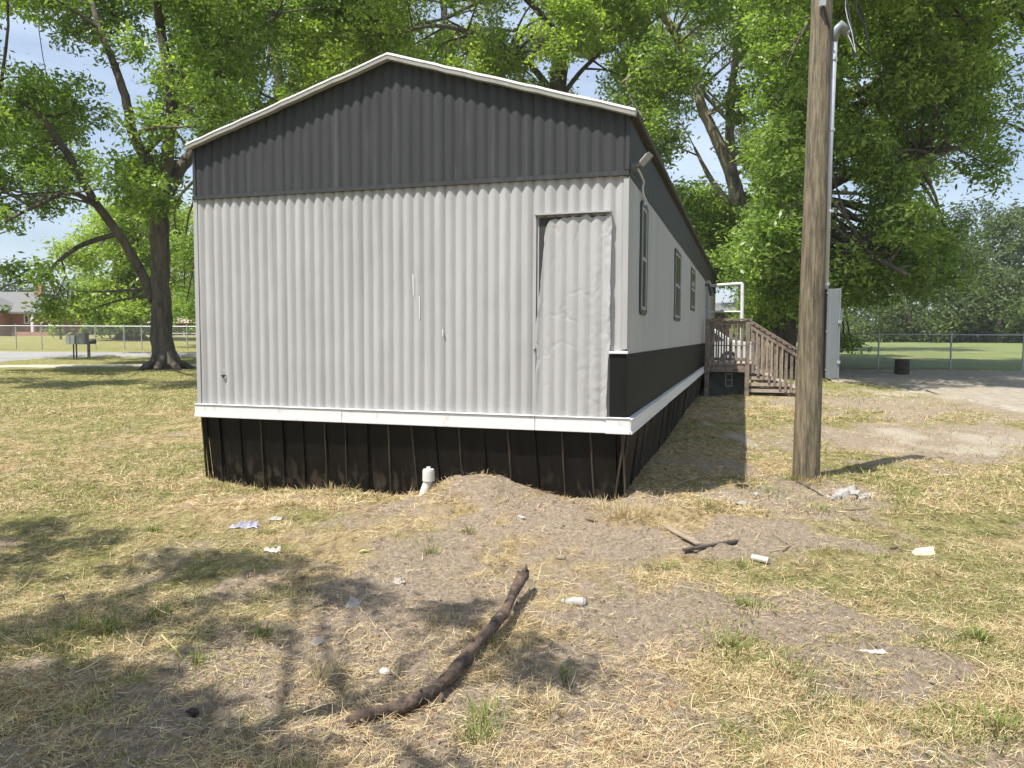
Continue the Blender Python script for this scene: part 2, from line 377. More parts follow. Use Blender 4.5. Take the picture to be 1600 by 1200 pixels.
# sand: bright bare patches on the right and by the pole
sand = np.zeros_like(gx)
for px, py, rx, ry, s in [(1490, 690, 150, 14, .9), (1270, 772, 120, 14, .6), (1330, 785, 60, 10, .5), (1480, 625, 160, 12, .5), (1180, 700, 12, 60, .6)]:
    def g0(a_, b_):
        d = ray(a_, b_); return EYE + d * (CH / -d[2])
    c0, a0, b0, e0 = g0(px, py), g0(px + rx, py), g0(px, py - ry), g0(px, py + ry)
    q = ((gx - c0[0]) / abs(a0[0] - c0[0])) ** 2 + ((gy - (b0[1] + e0[1]) / 2) / ((b0[1] - e0[1]) / 2)) ** 2
    sand = np.maximum(sand, s * np.exp(-q))
sand = np.clip(sand * 1.1 + (fbm(gx * 2.6, gy * 1.6, 5, 91) - .55) * 3.2 * (sand > .05), 0, .9) * sstep(.05, .25, sand)
farg = sstep(27.5, 29, gy) * sstep(3, 8, gx)              # mown field beyond the right fence
grm = np.maximum(grm, farg * .85); soilm = soilm * (1 - sstep(14, 24, gy) * .8)
cov = np.stack([soilm, grm, sand], 1)
gr = big_mesh('ground', np.stack([gx, gy, gz], 1), grid_quads(len(xs), len(ys)), 'ground', None, True, None, ('cover', cov))
tag(gr, kind='structure')
def ribbon(name, near, far, mat, lift=.015, cols=60, rows=10, wob=0):   # draped strip between two image polylines
    near = np.array(near, float); far = np.array(far, float); V = []
    t = np.linspace(0, 1, cols)
    def pol(p, t):
        return np.array([np.interp(t, np.linspace(0, 1, len(p)), p[:, 0]), np.interp(t, np.linspace(0, 1, len(p)), p[:, 1])]).T
    A = [gp(*q) for q in pol(near, t)]; B = [gp(*q) for q in pol(far, t)]
    A = np.array(A); B = np.array(B); V = []
    for j in range(rows):
        s = j / (rows - 1); P = A * (1 - s) + B * s
        jit_ = (fbm(P[:, 0] * .8, P[:, 1] * .8, 3, 5 + j) - .5) * (.5 if j in (0, rows - 1) else 0)
        P[:, 1] += jit_ + (fbm(P[:, 0] * 1.1, P[:, 0] * .3, 5, 57) - .5) * wob * (1 - s) ** 2
        P[:, 2] = ground_h(P[:, 0], P[:, 1], True) + lift - (.03 if j in (0, rows - 1) else 0); V.append(P)
    o = big_mesh(name, np.concatenate(V), grid_quads(cols, rows), mat, None, True); tag(o, kind='structure'); return o
ribbon('road', [(-250, 577), (0, 565.5), (60, 561), (130, 557.5), (330, 557), (420, 557)], [(-250, 549), (0, 549), (60, 549.5), (130, 550), (330, 551), (420, 551)], 'road', .03)
ribbon('path', [(-200, 576), (0, 574.5), (120, 573.5), (330, 572.5), (400, 572)], [(-200, 571), (0, 571), (120, 570.3), (330, 569), (400, 568)], 'pathsand', .03)
ribbon('driveway', [(1285, 592), (1400, 603), (1480, 618), (1560, 638), (1720, 668)], [(1240, 578), (1400, 578), (1480, 578.5), (1560, 579), (1900, 580)], 'gravel', .03, 220, 40, 3.6)
fv = np.linspace(0, 1, 50); FXs, FYs = np.meshgrid(np.linspace(0, 1, 80), fv ** 1.6 * 56 + 27.3); FXs = (FXs * 1.15 - .05) * (FYs * .85) + 3; FXs, FYs = FXs.ravel(), FYs.ravel()
MAT['field'] = simple('mown_field_grass', (.135, .175, .042), .9, .22, .55, (1, .35, 1), bmp=.3, bdist=.05, dark=(.19, .185, .07), darkpos=(.34, .52))
tag(big_mesh('field', np.stack([FXs, FYs, ground_h(FXs, FYs, False) + .05 * np.clip((FYs - 27.3) / 2, -.2, 1)], 1), grid_quads(80, 50), 'field', None, True), kind='structure')
# ------------------------------------------------------------------ blades and straw
def pix_sample(n, py0, py1, px0=-120, px1=1720, power=1.0):
    """points spread over the yard, denser near by (as seen from the yard's edge)"""
    py = py0 + (py1 - py0) * rng.random(n) ** power; px = px0 + (px1 - px0) * rng.random(n)
    dx = (px - 800) / FP; dz = (600 - py) / FP
    yy = math.cos(PITCH) + dz * math.sin(PITCH); zz = -math.sin(PITCH) + dz * math.cos(PITCH)
    t = CH / -zz; return dx * t, yy * t
def strips(x, y, z, L, wd, az, lift, curl, col, side_curl=None):
    """3-row strips: base, middle, tip. lift = elevation angle at base, curl = change"""
    n = len(x); ca, sa = np.cos(az), np.sin(az); rows = []
    p = np.stack([x, y, z], 1); el = lift.copy(); a2 = az.copy()
    sc = side_curl if side_curl is not None else np.zeros(n)
    pts = [p]
    for k in range(3):
        d = np.stack([np.cos(a2) * np.cos(el), np.sin(a2) * np.cos(el), np.sin(el)], 1)
        p = p + d * (L / 3)[:, None]; pts.append(p); el = el + curl; a2 = a2 + sc
    V = np.empty((n, 8, 3), np.float32); s = np.stack([-sa, ca, np.zeros(n)], 1)
    tilt = rng.normal(0, .5, n); s = s * np.cos(tilt)[:, None]; s[:, 2] += np.sin(tilt)
    for k, wk in enumerate((.8, 1., .8, .15)):
        V[:, 2 * k] = pts[k] - s * (wd * wk / 2)[:, None]; V[:, 2 * k + 1] = pts[k] + s * (wd * wk / 2)[:, None]
    b0 = (np.arange(n) * 8)[:, None]
    Q = np.concatenate([b0 + np.array([[0, 1, 3, 2]]), b0 + np.array([[2, 3, 5, 4]]), b0 + np.array([[4, 5, 7, 6]])], 0)
    cc = np.repeat(col[:, None, :], 8, 1).reshape(-1, 3)
    return V.reshape(-1, 3), Q, cc
def cull(x, y, keep):
    u, v = to_local(x, y); inside = (u < .02) & (u > -HW - .02) & (v > .1)
    pxx = 800 + FP * x / np.maximum(y, 1); inside |= (pxx > 1270) & (y > np.interp(pxx, [1270, 1400, 1480, 1560, 1720], [20.5, 19.5, 16.8, 14.2, 11.6]))
    inside |= (y > 26)
    k = keep & ~inside; return k
SC, GC = [], []
def add_straw(n, py0, py1, power, Lr, Wr, dens=1.0):
    x, y = pix_sample(n, py0, py1, power=power)
    so, sg = soil_mask(x, y), green_mask(x, y); cl = fbm(x * 4, y * 4, 3, 55)
    p = (1 - .78 * so) * (.35 + 1.1 * sstep(.38, .62, cl)) * dens
    k = cull(x, y, rng.random(n) < p); x, y = x[k], y[k]; n = len(x)
    z = ground_h(x, y) + rng.uniform(.000, .012, n); L = rng.uniform(*Lr, n) * rng.uniform(.4, 1, n); w = rng.uniform(*Wr, n)
    az = rng.normal(.5, 1.0, n) + (rng.random(n) < .5) * PI
    lift = np.abs(rng.normal(.02, .16, n)); up = rng.random(n) < .12; lift[up] = rng.uniform(.3, 1.1, up.sum())
    t = rng.random((n, 1)); v = rng.uniform(.65, 1.2, (n, 1))
    col = ((1 - t) * np.array([.40, .28, .14]) + t * np.array([.80, .68, .42])) * v
    g = rng.random(n) < .12; col[g] = col[g] * np.array([.7, .5, .4])
    SC.append(strips(x, y, z, L, w, az, lift, rng.normal(-.07, .18, n), col, rng.normal(0, .22, n)))
def add_grass(n, py0, py1, power, Lr, Wr, thr=1.0, dens=1.0):
    x, y = pix_sample(n, py0, py1, power=power)
    so, sg = soil_mask(x, y), green_mask(x, y); cl = fbm(x * 6, y * 6, 2, 155)
    p = (.10 + 1.0 * sg) * (1 - .8 * so) * (.3 + 1.2 * sstep(.42, .62, cl)) * dens
    k = cull(x, y, rng.random(n) < p); x, y, sg = x[k], y[k], sg[k]; n = len(x)
    z = ground_h(x, y) - .003; L = rng.uniform(*Lr, n) * rng.uniform(.5, 1, n); w = rng.uniform(*Wr, n)
    az = rng.uniform(0, 2 * PI, n); lift = rng.uniform(.25, 1.4, n)
    t = rng.random((n, 1)); dry = (rng.random((n, 1)) < .38)
    col = (1 - t) * np.array([.10, .135, .03]) + t * np.array([.30, .34, .085])
    col = np.where(dry, np.array([.40, .34, .15]) * (.7 + .5 * t), col)
    GC.append(strips(x, y, z, L, w, az, lift, rng.normal(-.25, .2, n), col, rng.normal(0, .15, n)))
add_straw(330000, 760, 1240, .9, (.02, .095), (.001, .0024))
add_straw(26000, 780, 1240, .9, (.06, .15), (.0015, .0034))
add_straw(150000, 640, 800, 1., (.05, .14), (.0025, .005))
add_straw(60000, 592, 660, 1., (.07, .18), (.005, .010))
add_grass(150000, 760, 1240, .95, (.02, .065), (.0015, .0034))
add_grass(80000, 640, 800, 1., (.03, .09), (.004, .008))
add_grass(70000, 592, 660, 1., (.05, .09), (.006, .012))
add_grass(50000, 566, 600, 1., (.05, .10), (.010, .022))
def tuft(px, py, n, L, spread, cols, lift=(.7, 1.5), w=.003):
    P = gp(px, py); r = np.abs(rng.normal(0, spread, n)); a = rng.uniform(0, 2 * PI, n)
    x = P[0] + r * np.cos(a); y = P[1] + r * np.sin(a); z = ground_h(x, y) - .004
    t = rng.random((n, 1)); col = (1 - t) * np.array(cols[0]) + t * np.array(cols[1])
    return strips(x, y, z, L * rng.uniform(.4, 1, n), np.full(n, w), a + rng.normal(0, .5, n), rng.uniform(*lift, n), rng.normal(-.22, .12, n), col)
gcol = ((.10, .14, .03), (.27, .30, .08)); scol = ((.34, .25, .11), (.58, .48, .26))
for px, py, n, L, sp_, cl_, w_ in [(672, 868, 60, .13, .035, gcol, .003), (675, 850, 20, .2, .015, gcol, .002), (732, 832, 60, .10, .03, gcol, .003), (240, 832, 70, .09, .05, gcol, .005),
        (975, 812, 200, .22, .12, scol, .003), (945, 800, 90, .16, .12, scol, .003), (1010, 800, 90, .14, .1, scol, .003), (1110, 795, 120, .10, .1, gcol, .004),
        (520, 770, 80, .14, .12, scol, .003), (560, 768, 90, .12, .12, gcol, .003), (600, 785, 120, .12, .14, scol, .003), (360, 765, 120, .12, .2, scol, .003), (430, 765, 120, .11, .2, scol, .003),
        (1285, 800, 200, .08, .2, gcol, .004), (1170, 950, 160, .07, .1, gcol, .005), (1140, 1010, 260, .07, .16, gcol, .005), (1240, 1060, 300, .07, .2, gcol, .004), (1040, 890, 160, .07, .12, gcol, .004),
        (60, 1010, 360, .07, .16, gcol, .004), (250, 965, 120, .08, .05, gcol, .004), (120, 990, 200, .08, .1, gcol, .004), (310, 1040, 60, .10, .025, gcol, .003), (410, 1000, 150, .08, .08, gcol, .003), (760, 1130, 170, .09, .07, gcol, .003), (745, 1160, 130, .12, .05, gcol, .003),
        (1530, 1000, 80, .08, .05, gcol, .007), (1560, 1140, 260, .08, .12, gcol, .004), (170, 990, 120, .09, .08, gcol, .005), (1480, 1150, 220, .07, .12, gcol, .003), (880, 1060, 100, .07, .05, gcol, .003),
        (1255, 752, 120, .10, .12, scol, .004), (1240, 752, 90, .12, .06, gcol, .004), (1278, 754, 120, .12, .07, scol, .004), (1262, 758, 120, .09, .12, scol, .004), (1290, 748, 80, .10, .08, gcol, .004), (1200, 770, 140, .08, .2, gcol, .004), (680, 980, 150, .07, .12, scol, .003), (760, 1010, 140, .07, .08, gcol, .003), (500, 1070, 160, .09, .09, scol, .003), (860, 1120, 140, .09, .07, scol, .003)]:
    (SC if cl_ is scol else GC).append(tuft(px, py, n, L, sp_, cl_, w=w_))
def join(parts):
    V, Q, Cc, k = [], [], [], 0
    for v, q, c_ in parts: V.append(v); Q.append(q + k); Cc.append(c_); k += len(v)
    return np.concatenate(V), np.concatenate(Q), np.concatenate(Cc)
V, Q, cc = join(SC); o = big_mesh('dry_straw', V, Q, 'straw', None, False, None, ('Col', cc))
tag(o, 'dry straw litter scattered all over the yard soil', 'straw', kind='stuff')
V, Q, cc = join(GC); o = big_mesh('grass', V, Q, 'blade', None, False, None, ('Col', cc))
tag(o, 'short patchy green and yellowing grass growing over the yard', 'grass', kind='stuff')
# soil clods
mb = MB(); cnt = 0
x, y = pix_sample(16000, 770, 1230); so = soil_mask(x, y); k = cull(x, y, rng.random(len(x)) < so * .5 * (.2 + sstep(.45, .6, fbm(x * 3, y * 3, 2, 5)))); x, y = x[k], y[k]; z = ground_h(x, y)
for i in range(len(x)):
    r = random.uniform(.003, .012) * (1.5 if random.random() < .1 else 1); mb.blob((x[i], y[i], z[i] + r * .3), r, 1, .7, (1, random.uniform(.7, 1), .7), i)
tag(mb.build('soil_clods', 'clod'), 'small crumbly clods of dry soil on the bare patches', 'soil clods', kind='stuff')
# ------------------------------------------------------------------ mobile home
Z1, ZT, Z2, Z3, ZE, ZA = .637, .757, 1.305, 2.783, 3.27, 3.91
home = empty('mobile_home', (HO[0], HO[1], 0), 'long single-wide mobile home with pale corrugated siding, charcoal gable and black skirting', 'mobile home', rz=-YAW)
def fl(px, py, v=0.0):     # image -> (u, z) on the front plane
    d = ray(px, py); n = np.array([HD[0], HD[1], 0]); q = hw(0, v); t = np.dot(n, q - EYE) / np.dot(n, d); P = EYE + d * t
    return to_local(P[0], P[1])[0], P[2]
def sd(px, py, u=0.0):     # image -> (v, z) on the right-side plane
    d = ray(px, py); n = np.array([HR[0], HR[1], 0]); q = hw(u, 0); t = np.dot(n, q - EYE) / np.dot(n, d); P = EYE + d * t
    return to_local(P[0], P[1])[1], P[2]
PER = .1017
def wave(u):
    ph = (u / PER) % 1.0; dv_ = np.minimum(ph, 1 - ph); w = (.5 - .5 * np.cos(2 * PI * ph)) ** .75 - .22 * np.exp(-(dv_ / .045) ** 2)
    seam = np.minimum((u % .813), .813 - (u % .813)); return w - .35 * np.exp(-(seam / .004) ** 2)
def roofz(u): return ZA - (ZA - ZE) / (HW / 2) * np.abs(u + HW / 2)
def sheet(name, mat, us, z0f, z1f, rows, vf, parent=home):
    t = np.linspace(0, 1, rows); U, T = np.meshgrid(us, t); U = U.ravel(); T = T.ravel()
    Z = z0f(U) * (1 - T) + z1f(U) * T; Vv = vf(U, Z)
    return big_mesh(name, np.stack([U, Vv, Z], 1), grid_quads(len(us), rows), mat, parent, True)
us = np.arange(-HW, 0.0001, PER / 12)
dent = lambda u, z: (fbm(u * 1.3, z * 1.1, 3, 3) - .5) * .012 + (fbm(u * 9, z * 5, 2, 8) - .5) * .0035
c1 = lambda v: (lambda u: np.full_like(u, v))
sheet('lower_siding', 'siding', us, c1(ZT - .02), c1(Z3), 90, lambda u, z: -.004 - .019 * wave(u) + dent(u, z))
sheet('gable_siding', 'dark_siding', us, c1(Z3), lambda u: roofz(u) + .03, 50, lambda u, z: -.010 - .015 * wave(u) + dent(u, z) * .7)
# patched-over square in the gable with a rectangle of newer paint
u0, z0 = fl(358, 304); u1, z1 = fl(378, 268)
# body behind the sheets
m_ = MB(); m_.box((-HW / 2, HL / 2 + .02, (Z1 + 3.2) / 2), (HW - .03, HL - .01, 3.2 - Z1)); m_.prism([(-HW + .015, 3.2), (-.015, 3.2), (-.015, roofz(-.015)), (-HW / 2, ZA), (-HW + .015, roofz(-.015))], .03, HL + .02)
m_.build('wall', 'siding', home)
vs = np.arange(0, HL, .0125)
def side_sheet(name, mat, z0, z1, amp, off, u0=0.0, sgn=1):
    Vv, Z = np.meshgrid(vs, np.linspace(z0, z1, 12)); Vv, Z = Vv.ravel(), Z.ravel()
    U = u0 + sgn * (off + amp * (.5 - .5 * np.cos(2 * PI * Vv / .11)) + (fbm(Vv * .8, Z * 1.5, 3, 13) - .5) * .012)
    return big_mesh(name, np.stack([U, Vv, Z], 1), grid_quads(len(vs), 12), mat, home, True)
side_sheet('side_siding', 'siding', Z2 - .01, Z3, .004, .004)
side_sheet('side_band', 'dark_siding', Z3, ZE + .02, .004, .010)
side_sheet('side_wainscot', 'black_siding', ZT - .02, Z2, .004, .010)
side_sheet('side_siding', 'siding', ZT - .02, Z3, .006, .004, -HW, -1)
side_sheet('side_band', 'dark_siding', Z3, ZE + .02, .006, .010, -HW, -1)
# flashing ledge under the dark gable
m_ = MB(); m_.box((-HW / 2, -.021, Z3 + .004), (HW + .02, .045, .016)); m_.box((-HW / 2, -.040, Z3 + .018), (HW + .02, .006, .03)); m_.build('gable_flashing', 'dark_siding', home)
# corner trims
m_ = MB(); m_.box((-.012, -.016, (Z2 + Z3) / 2 + .01), (.046, .030, Z3 - Z2 - .06)); m_.build('corner_trim', 'siding', home, .003); m_ = MB(); m_.box((-HW + .012, -.014, (ZT + Z3) / 2), (.046, .034, Z3 - ZT - .01)); m_.build('corner_trim', 'siding', home, .003)
m_ = MB(); m_.box((-.006, -.014, (Z3 + ZE) / 2 + .02), (.034, .030, ZE - Z3 - .04)); m_.build('corner_trim', 'dark_siding', home, .003); m_ = MB(); m_.box((-HW + .006, -.014, (Z3 + ZE) / 2 + .02), (.034, .030, ZE - Z3 - .04)); m_.build('corner_trim', 'dark_siding', home, .003)
# black wainscot return on the front and its white cap
m_ = MB(); m_.box((-.060, -.026, (ZT + Z2) / 2), (.140, .030, Z2 - ZT)); m_.build('wainscot_return', 'black_siding', home, .004)
m_ = MB(); m_.box((-.058, -.030, Z2 + .012), (.158, .056, .022)); m_.build('wainscot_cap', 'white', home, .004)
# white trim board
m_ = MB()
sm = [-HW - .03, fl(538, 650)[0], fl(838, 655)[0], -.15]
for a, b_ in zip(sm[:-1], sm[1:]):
    w = b_ - a - .004; cx = (a + b_) / 2; o_ = random.uniform(-.002, .003)
    m_.box((cx, -.030 + o_, (Z1 + ZT) / 2 + .012), (w, .034, ZT - Z1 - .026)); m_.box((cx, -.036 + o_, Z1 + .012), (w, .046, .024)); m_.box((cx, -.034, ZT + .006), (w + .003, .050, .010))
m_.box((-.055, -.036, (Z1 + ZT) / 2 + .012), (.20, .042, ZT - Z1 - .02)); m_.box((-.055, -.042, Z1 + .010), (.21, .056, .028)); m_.box((-.055, -.04, ZT + .010), (.205, .052, .012))
m_.build('trim_board', 'white', home, .004)
m_ = MB(); a = -.06; rr = random.Random(3)
for L in (3.05, .06, 2.9, 3.1, 3.0, 3.1, 3.3):
    if L < .1: a += .0; continue
    dz = rr.uniform(-.008, .008); m_.box((.034, a + L / 2, (Z1 + ZT) / 2 + dz + .008), (.042, L - .012, ZT - Z1 - .02)); m_.box((.040, a + L / 2, Z1 + .012 + dz), (.054, L - .012, .026)); m_.box((.038, a + L / 2, ZT + .004 + dz), (.054, L - .006, .012)); a += L
m_.build('side_trim_board', 'white', home, .004)
# skirting, leaning slightly inwards
def skirt(name, ribs, side, zb=-.15):
    m1 = MB(); m2 = MB(); rr = random.Random(5)
    def pt(a, z, out):   # a along, z, out = distance outward
        t = (Z1 + .02 - z) / Z1; inset = .015 + .085 * t - out
        return (-inset, a, z) if side else (a, inset, z)
    for i in range(len(ribs) - 1):
        a, b_ = ribs[i], ribs[i + 1]; o0, o1, o2, o3 = [rr.uniform(-.006, .006) for _ in range(4)]
        n = 4; V = []; Fq = []
        for j in range(n + 1):
            z = Z1 + .02 + (zb - Z1 - .02) * j / n
            for k in range(4):
                s = k / 3; bow = .006 * math.sin(PI * s) * math.sin(PI * j / n) * rr.uniform(-1, 1)
                V.append(pt(a + (b_ - a) * s + .003 * (k == 3), z, (o0 * (1 - s) + o1 * s) * (1 - j / n) + (o2 * (1 - s) + o3 * s) * j / n + bow + .004 * s))
        for j in range(n):
            for k in range(3): Fq.append((j * 4 + k, j * 4 + k + 1, j * 4 + k + 5, j * 4 + k + 4))
        m1.add(V, Fq)
    for i, a in enumerate(ribs):
        l = rr.uniform(-.05, .05) if side else (-.03 if a < -2.2 else .03) + rr.uniform(-.012, .012)
        w = rr.uniform(.007, .012); V = []; Fq = []; n = 5
        for j in range(n + 1):
            t = j / n; z = Z1 + .018 + (zb - Z1 - .018) * t; sh = l * t * -1 * (1 if side else -1) + rr.uniform(-.003, .003)
            for dx, do in ((-w, .0), (-w * .4, .018), (w * .4, .018), (w, .0)): V.append(pt(a + sh + dx, z, do))
        for j in range(n):
            for k in range(3): Fq.append((j * 4 + k, j * 4 + k + 1, j * 4 + k + 5, j * 4 + k + 4))
        (m2 if side and rr.random() < .75 or rr.random() < .35 else m1).add(V, Fq)
    k = len(m1.f); m1.add(m2.v, m2.f); o = m1.build(name, 'skirt', home, smooth=False); o.data.materials.append(MAT['rib'])
    for i, p in enumerate(o.data.polygons):
        if i >= k: p.material_index = 1
rb = [fl(px, 700)[0] for px in (322, 342, 374, 407, 440, 472, 507, 539, 573, 606, 642, 678, 716, 754, 792, 834, 877, 921, 960)]
skirt('skirting', [-HW + .01] + rb + [-.03], False)
sr = [0.02]
while sr[-1] < HL - .1: sr.append(sr[-1] + random.uniform(.12, .24))
skirt('side_skirting', sr, True)
m_ = MB(); m_.box((-HW + .07, HL / 2, .25), (.01, HL - .2, .8)); m_.box((-HW / 2, HL - .06, .25), (HW - .2, .01, .8)); m_.build('rear_skirting', 'skirt', home)
# roof
def rz_(u): return ZA - .30 * abs(u + HW / 2) * (ZA - ZE) / (HW / 2) / .30
m_ = MB()
for s in (-1, 1):
    ue = -HW / 2 + s * (HW / 2 + (.06 if s > 0 else .02)); pts = [(-HW / 2, ZA + .055), (ue, rz_(ue) + .055), (ue, rz_(ue) + .025), (-HW / 2, ZA + .025)]
    m_.prism(pts, -.045, HL + .08)
m_.build('roof', 'roof', home)
m1 = MB(); m2 = MB()
for s in (-1, 1):
    ue = -HW / 2 + s * (HW / 2 + (.065 if s > 0 else .025))
    for k in range(24):
        a0 = -HW / 2 + (ue + HW / 2) * k / 24; a1 = -HW / 2 + (ue + HW / 2) * (k + 1) / 24
        j = lambda a: (float(vnoise(np.array(a * 9.), np.array(2.), 4)) - .5) * .008
        def P(a, dz, v): return (a, v, rz_(a) + dz + j(a))
        for mm, prof in ((m1, [(-.012, -.108), (.020, -.110), (.020, -.03), (-.012, -.05)]), (m2, [(.020, -.113), (.025, -.115), (.046, -.100), (.050, .02), (.034, .02), (.020, -.03)])):
            n = len(prof); V = [P(a0, dz, v) for dz, v in prof] + [P(a1, dz, v) for dz, v in prof]
            mm.add(V, [(i, (i + 1) % n, (i + 1) % n + n, i + n) for i in range(n)] + [tuple(range(n)), tuple(range(n, 2 * n))])
m1.build('rake_fascia', 'rake_gray', home); m2.build('rake_trim', 'peeling', home)
for s in (-1, 1):
    m_ = MB(); ue = -HW / 2 + s * (HW / 2 + (.065 if s > 0 else .025)); m_.box((ue, HL / 2 + .02, rz_(ue) + .025), (.016, HL + .1, .045)); m_.box((ue - s * .025, HL / 2 + .02, rz_(ue) - .004), (.05, HL + .05, .008)); m_.build('eave_trim', 'eave', home)
# covered doorway: buckled sheet over the siding
A = fl(851, 345); B = fl(956, 340); Cc_ = fl(948, 654); D_ = fl(838, 653)
nx, ny = 90, 150; S, T = np.meshgrid(np.linspace(0, 1, nx), np.linspace(0, 1, ny)); S, T = S.ravel(), T.ravel()
left = np.interp(T, [0, .15, .35, .5, .6, .65, 1], [fl(854, 350)[0], fl(850, 400)[0], fl(845, 450)[0], fl(840.5, 500)[0], fl(838.5, 530)[0], fl(841, 545)[0], fl(837, 652)[0]])
right = np.interp(T, [0, .3, .5, .62, .7, 1], [fl(958, 345)[0], fl(955.5, 430)[0], fl(954, 500)[0], fl(955.5, 530)[0], fl(952, 560)[0], fl(948.5, 654)[0]])
zt = .018 + np.interp(S, [0, .08, .2, .35, .5, .62, .7, 1], [A[1] - .08, A[1] - .02, A[1] - .015, A[1], A[1] - .012, A[1] + .01, B[1] - .015, B[1] - .0])
zb = np.interp(S, [0, .3, .6, .9, 1], [D_[1] + .01, D_[1] - .012, D_[1] - .02, D_[1] - .02, D_[1]])
rag = (fbm(T * 22, T * 0 + 3, 2, 6) - .5) * .014; U = left * (1 - S) + right * S + rag * (S < .02) - rag * (S > .98)
Z = zt * (1 - T) + zb * T + (fbm(S * 14, T * 0, 2, 7) - .5) * .018 * (T < .01)
phq = (U / PER) % 1.0; pw = (.5 - .5 * np.cos(2 * PI * phq)) ** .8 - .2 * np.exp(-(np.minimum(phq, 1 - phq) / .05) ** 2)
cre = np.abs(fbm(S * 5 + 3, T * 9, 3, 66) - .5); cre = np.clip(.05 - cre, 0, 1) * .07 * sstep(.42, .6, fbm(S * 3 + 9, T * 5, 2, 77))
cre2 = (fbm(S * 16, T * 34, 2, 67) - .5) * .006 * sstep(.35, .95, S)
Vv = -.034 - .012 * pw + cre * .9 + cre2 * .8 - .018 * sstep(.06, 0, S) * (fbm(T * 9, T, 2, 4)) - .02 * sstep(.94, 1, S) * fbm(T * 12, T, 2, 41) - (fbm(S * 2, T * 3, 2, 9) - .5) * .006
pt_ = big_mesh('siding_patch', np.stack([U, Vv, Z], 1), grid_quads(nx, ny), 'siding', home, True); pt_['label'] = 'buckled sheet of siding nailed over the old doorway'
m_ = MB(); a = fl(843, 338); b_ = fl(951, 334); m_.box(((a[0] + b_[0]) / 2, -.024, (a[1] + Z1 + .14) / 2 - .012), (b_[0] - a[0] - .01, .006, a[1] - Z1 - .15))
m_.build('patch_gap_shade', 'dark_siding', home)  # charcoal sheet that paints in the shade of the gap behind the lifted patch
m_ = MB(); a = fl(838, 337); b_ = fl(956, 331); L_ = b_[0] - a[0]
m_.box(((a[0] + b_[0]) / 2, -.034, (a[1] + b_[1]) / 2), (L_, .068, .014), Matrix.Rotation(-math.atan2(b_[1] - a[1], L_), 3, 'Y')); m_.box((a[0] + .002, -.030, (a[1] + Z1 + .12) / 2), (.018, .020, a[1] - Z1 - .12)); m_.build('patch_flashing', 'siding', home)
# curled shard and crumple next to the patch
for (px, py, s) in ((841, 532, .016), (837, 545, .012), (832, 648, .014)):
    m_ = MB(); u_, z_ = fl(px, py); m_.blob((u_, -.05, z_), s, 2, .9, (.8, .7, 2.0), int(px)); m_.build('crumpled_flange', 'siding', home)
# small marks: torn lip and paint scrapes
u_, z_ = fl(352, 587); m_ = MB(); m_.add([(u_ - .03, -.024, z_ + .008), (u_ + .03, -.024, z_ + .008), (u_ + .012, -.034, z_ - .014), (u_ - .010, -.036, z_ - .016), (u_ - .03, -.020, z_ + .010), (u_ + .03, -.020, z_ + .010)], [(0, 1, 2, 3), (4, 5, 1, 0)]); m_.build('torn_lip', 'black_siding', home)
for px, py, h in ((647, 446, .10), (657, 482, .11), (352, 578, .006), (693, 520, .03)):
    m_ = MB(); u_, z_ = fl(px, py); m_.add([(u_ - .006, -.0235, z_ + h), (u_ + .003, -.0235, z_ + h), (u_ + .006, -.0235, z_ - h * .8), (u_ - .001, -.0235, z_ - h)], [(0, 1, 2, 3)]); m_.build('paint_scrape', 'white', home)
m_ = MB(); rr = random.Random(9)
for zr in (ZT + .10, 1.45, 2.1):
    for k in range(21):
        if rr.random() < .5: m_.blob((-HW + PER * (2 * k + .5) + .002, -.021, zr + rr.uniform(-.01, .01)), .004, 1, 0, (1, .5, 1))
o = m_.build('screws', 'frame_light', home); o['kind'] = 'stuff'
# windows and door on the right side
for (x0, x1, yt, yb) in ((1002, 1012.5, 312, 487), (1055.5, 1065.5, 388, 498), (1081, 1088, 418, 482)):
    v0, _ = sd(x0, 400, .02); v1, _ = sd(x1 - .12 * (x1 - x0), 400, .02); zt_ = sd(x0, yt, .03)[1]; zb_ = sd(x0, yb, .03)[1]; zt_ = min(zt_, 2.775)
    w = empty('window', (0, 0, 0), None, None); w.parent = home
    m_ = MB()
    for vv in (v0, v1): m_.box((.016, vv, (zt_ + zb_) / 2), (.018, .045, zt_ - zb_))
    for zz in (zt_, zb_): m_.box((.016, (v0 + v1) / 2, zz), (.016, v1 - v0 - .05, .045))
    fr = m_.build('frame', 'frame', home, .003); bpy.data.objects.remove(w); fr.name = 'window'
    m_ = MB(); m_.box((.012, (v0 + v1) / 2, (zt_ + zb_) / 2), (.01, v1 - v0 - .05, zt_ - zb_ - .05)); m_.build('pane', 'glass', fr)
    m_ = MB(); m_.box((.017, (v0 + v1) / 2, (zt_ + zb_) / 2), (.012, v1 - v0 - .13, .035))
    for vv in (v0 + .06, v1 - .06): m_.box((.017, vv, (zt_ + zb_) / 2), (.013, .05, zt_ - zb_ - .06))
    for zz in (zt_ - .04, zb_ + .04): m_.box((.017, (v0 + v1) / 2, zz), (.011, v1 - v0 - .14, .03))
    m_.build('sash', 'frame_light', fr)
dv0, dv1 = 12.9, 13.8
m_ = MB(); m_.box((.03, (dv0 + dv1) / 2, 1.83), (.03, dv1 - dv0, 1.9)); dr = m_.build('door', 'door', home, .004)
m_ = MB()
for vv in (dv0 - .04, dv1 + .04): m_.box((.045, vv, 1.83), (.07, .06, 1.98))
m_.box((.045, (dv0 + dv1) / 2, 2.80), (.07, dv1 - dv0 + .02, .05)); m_.build('frame', 'frame_light', dr)
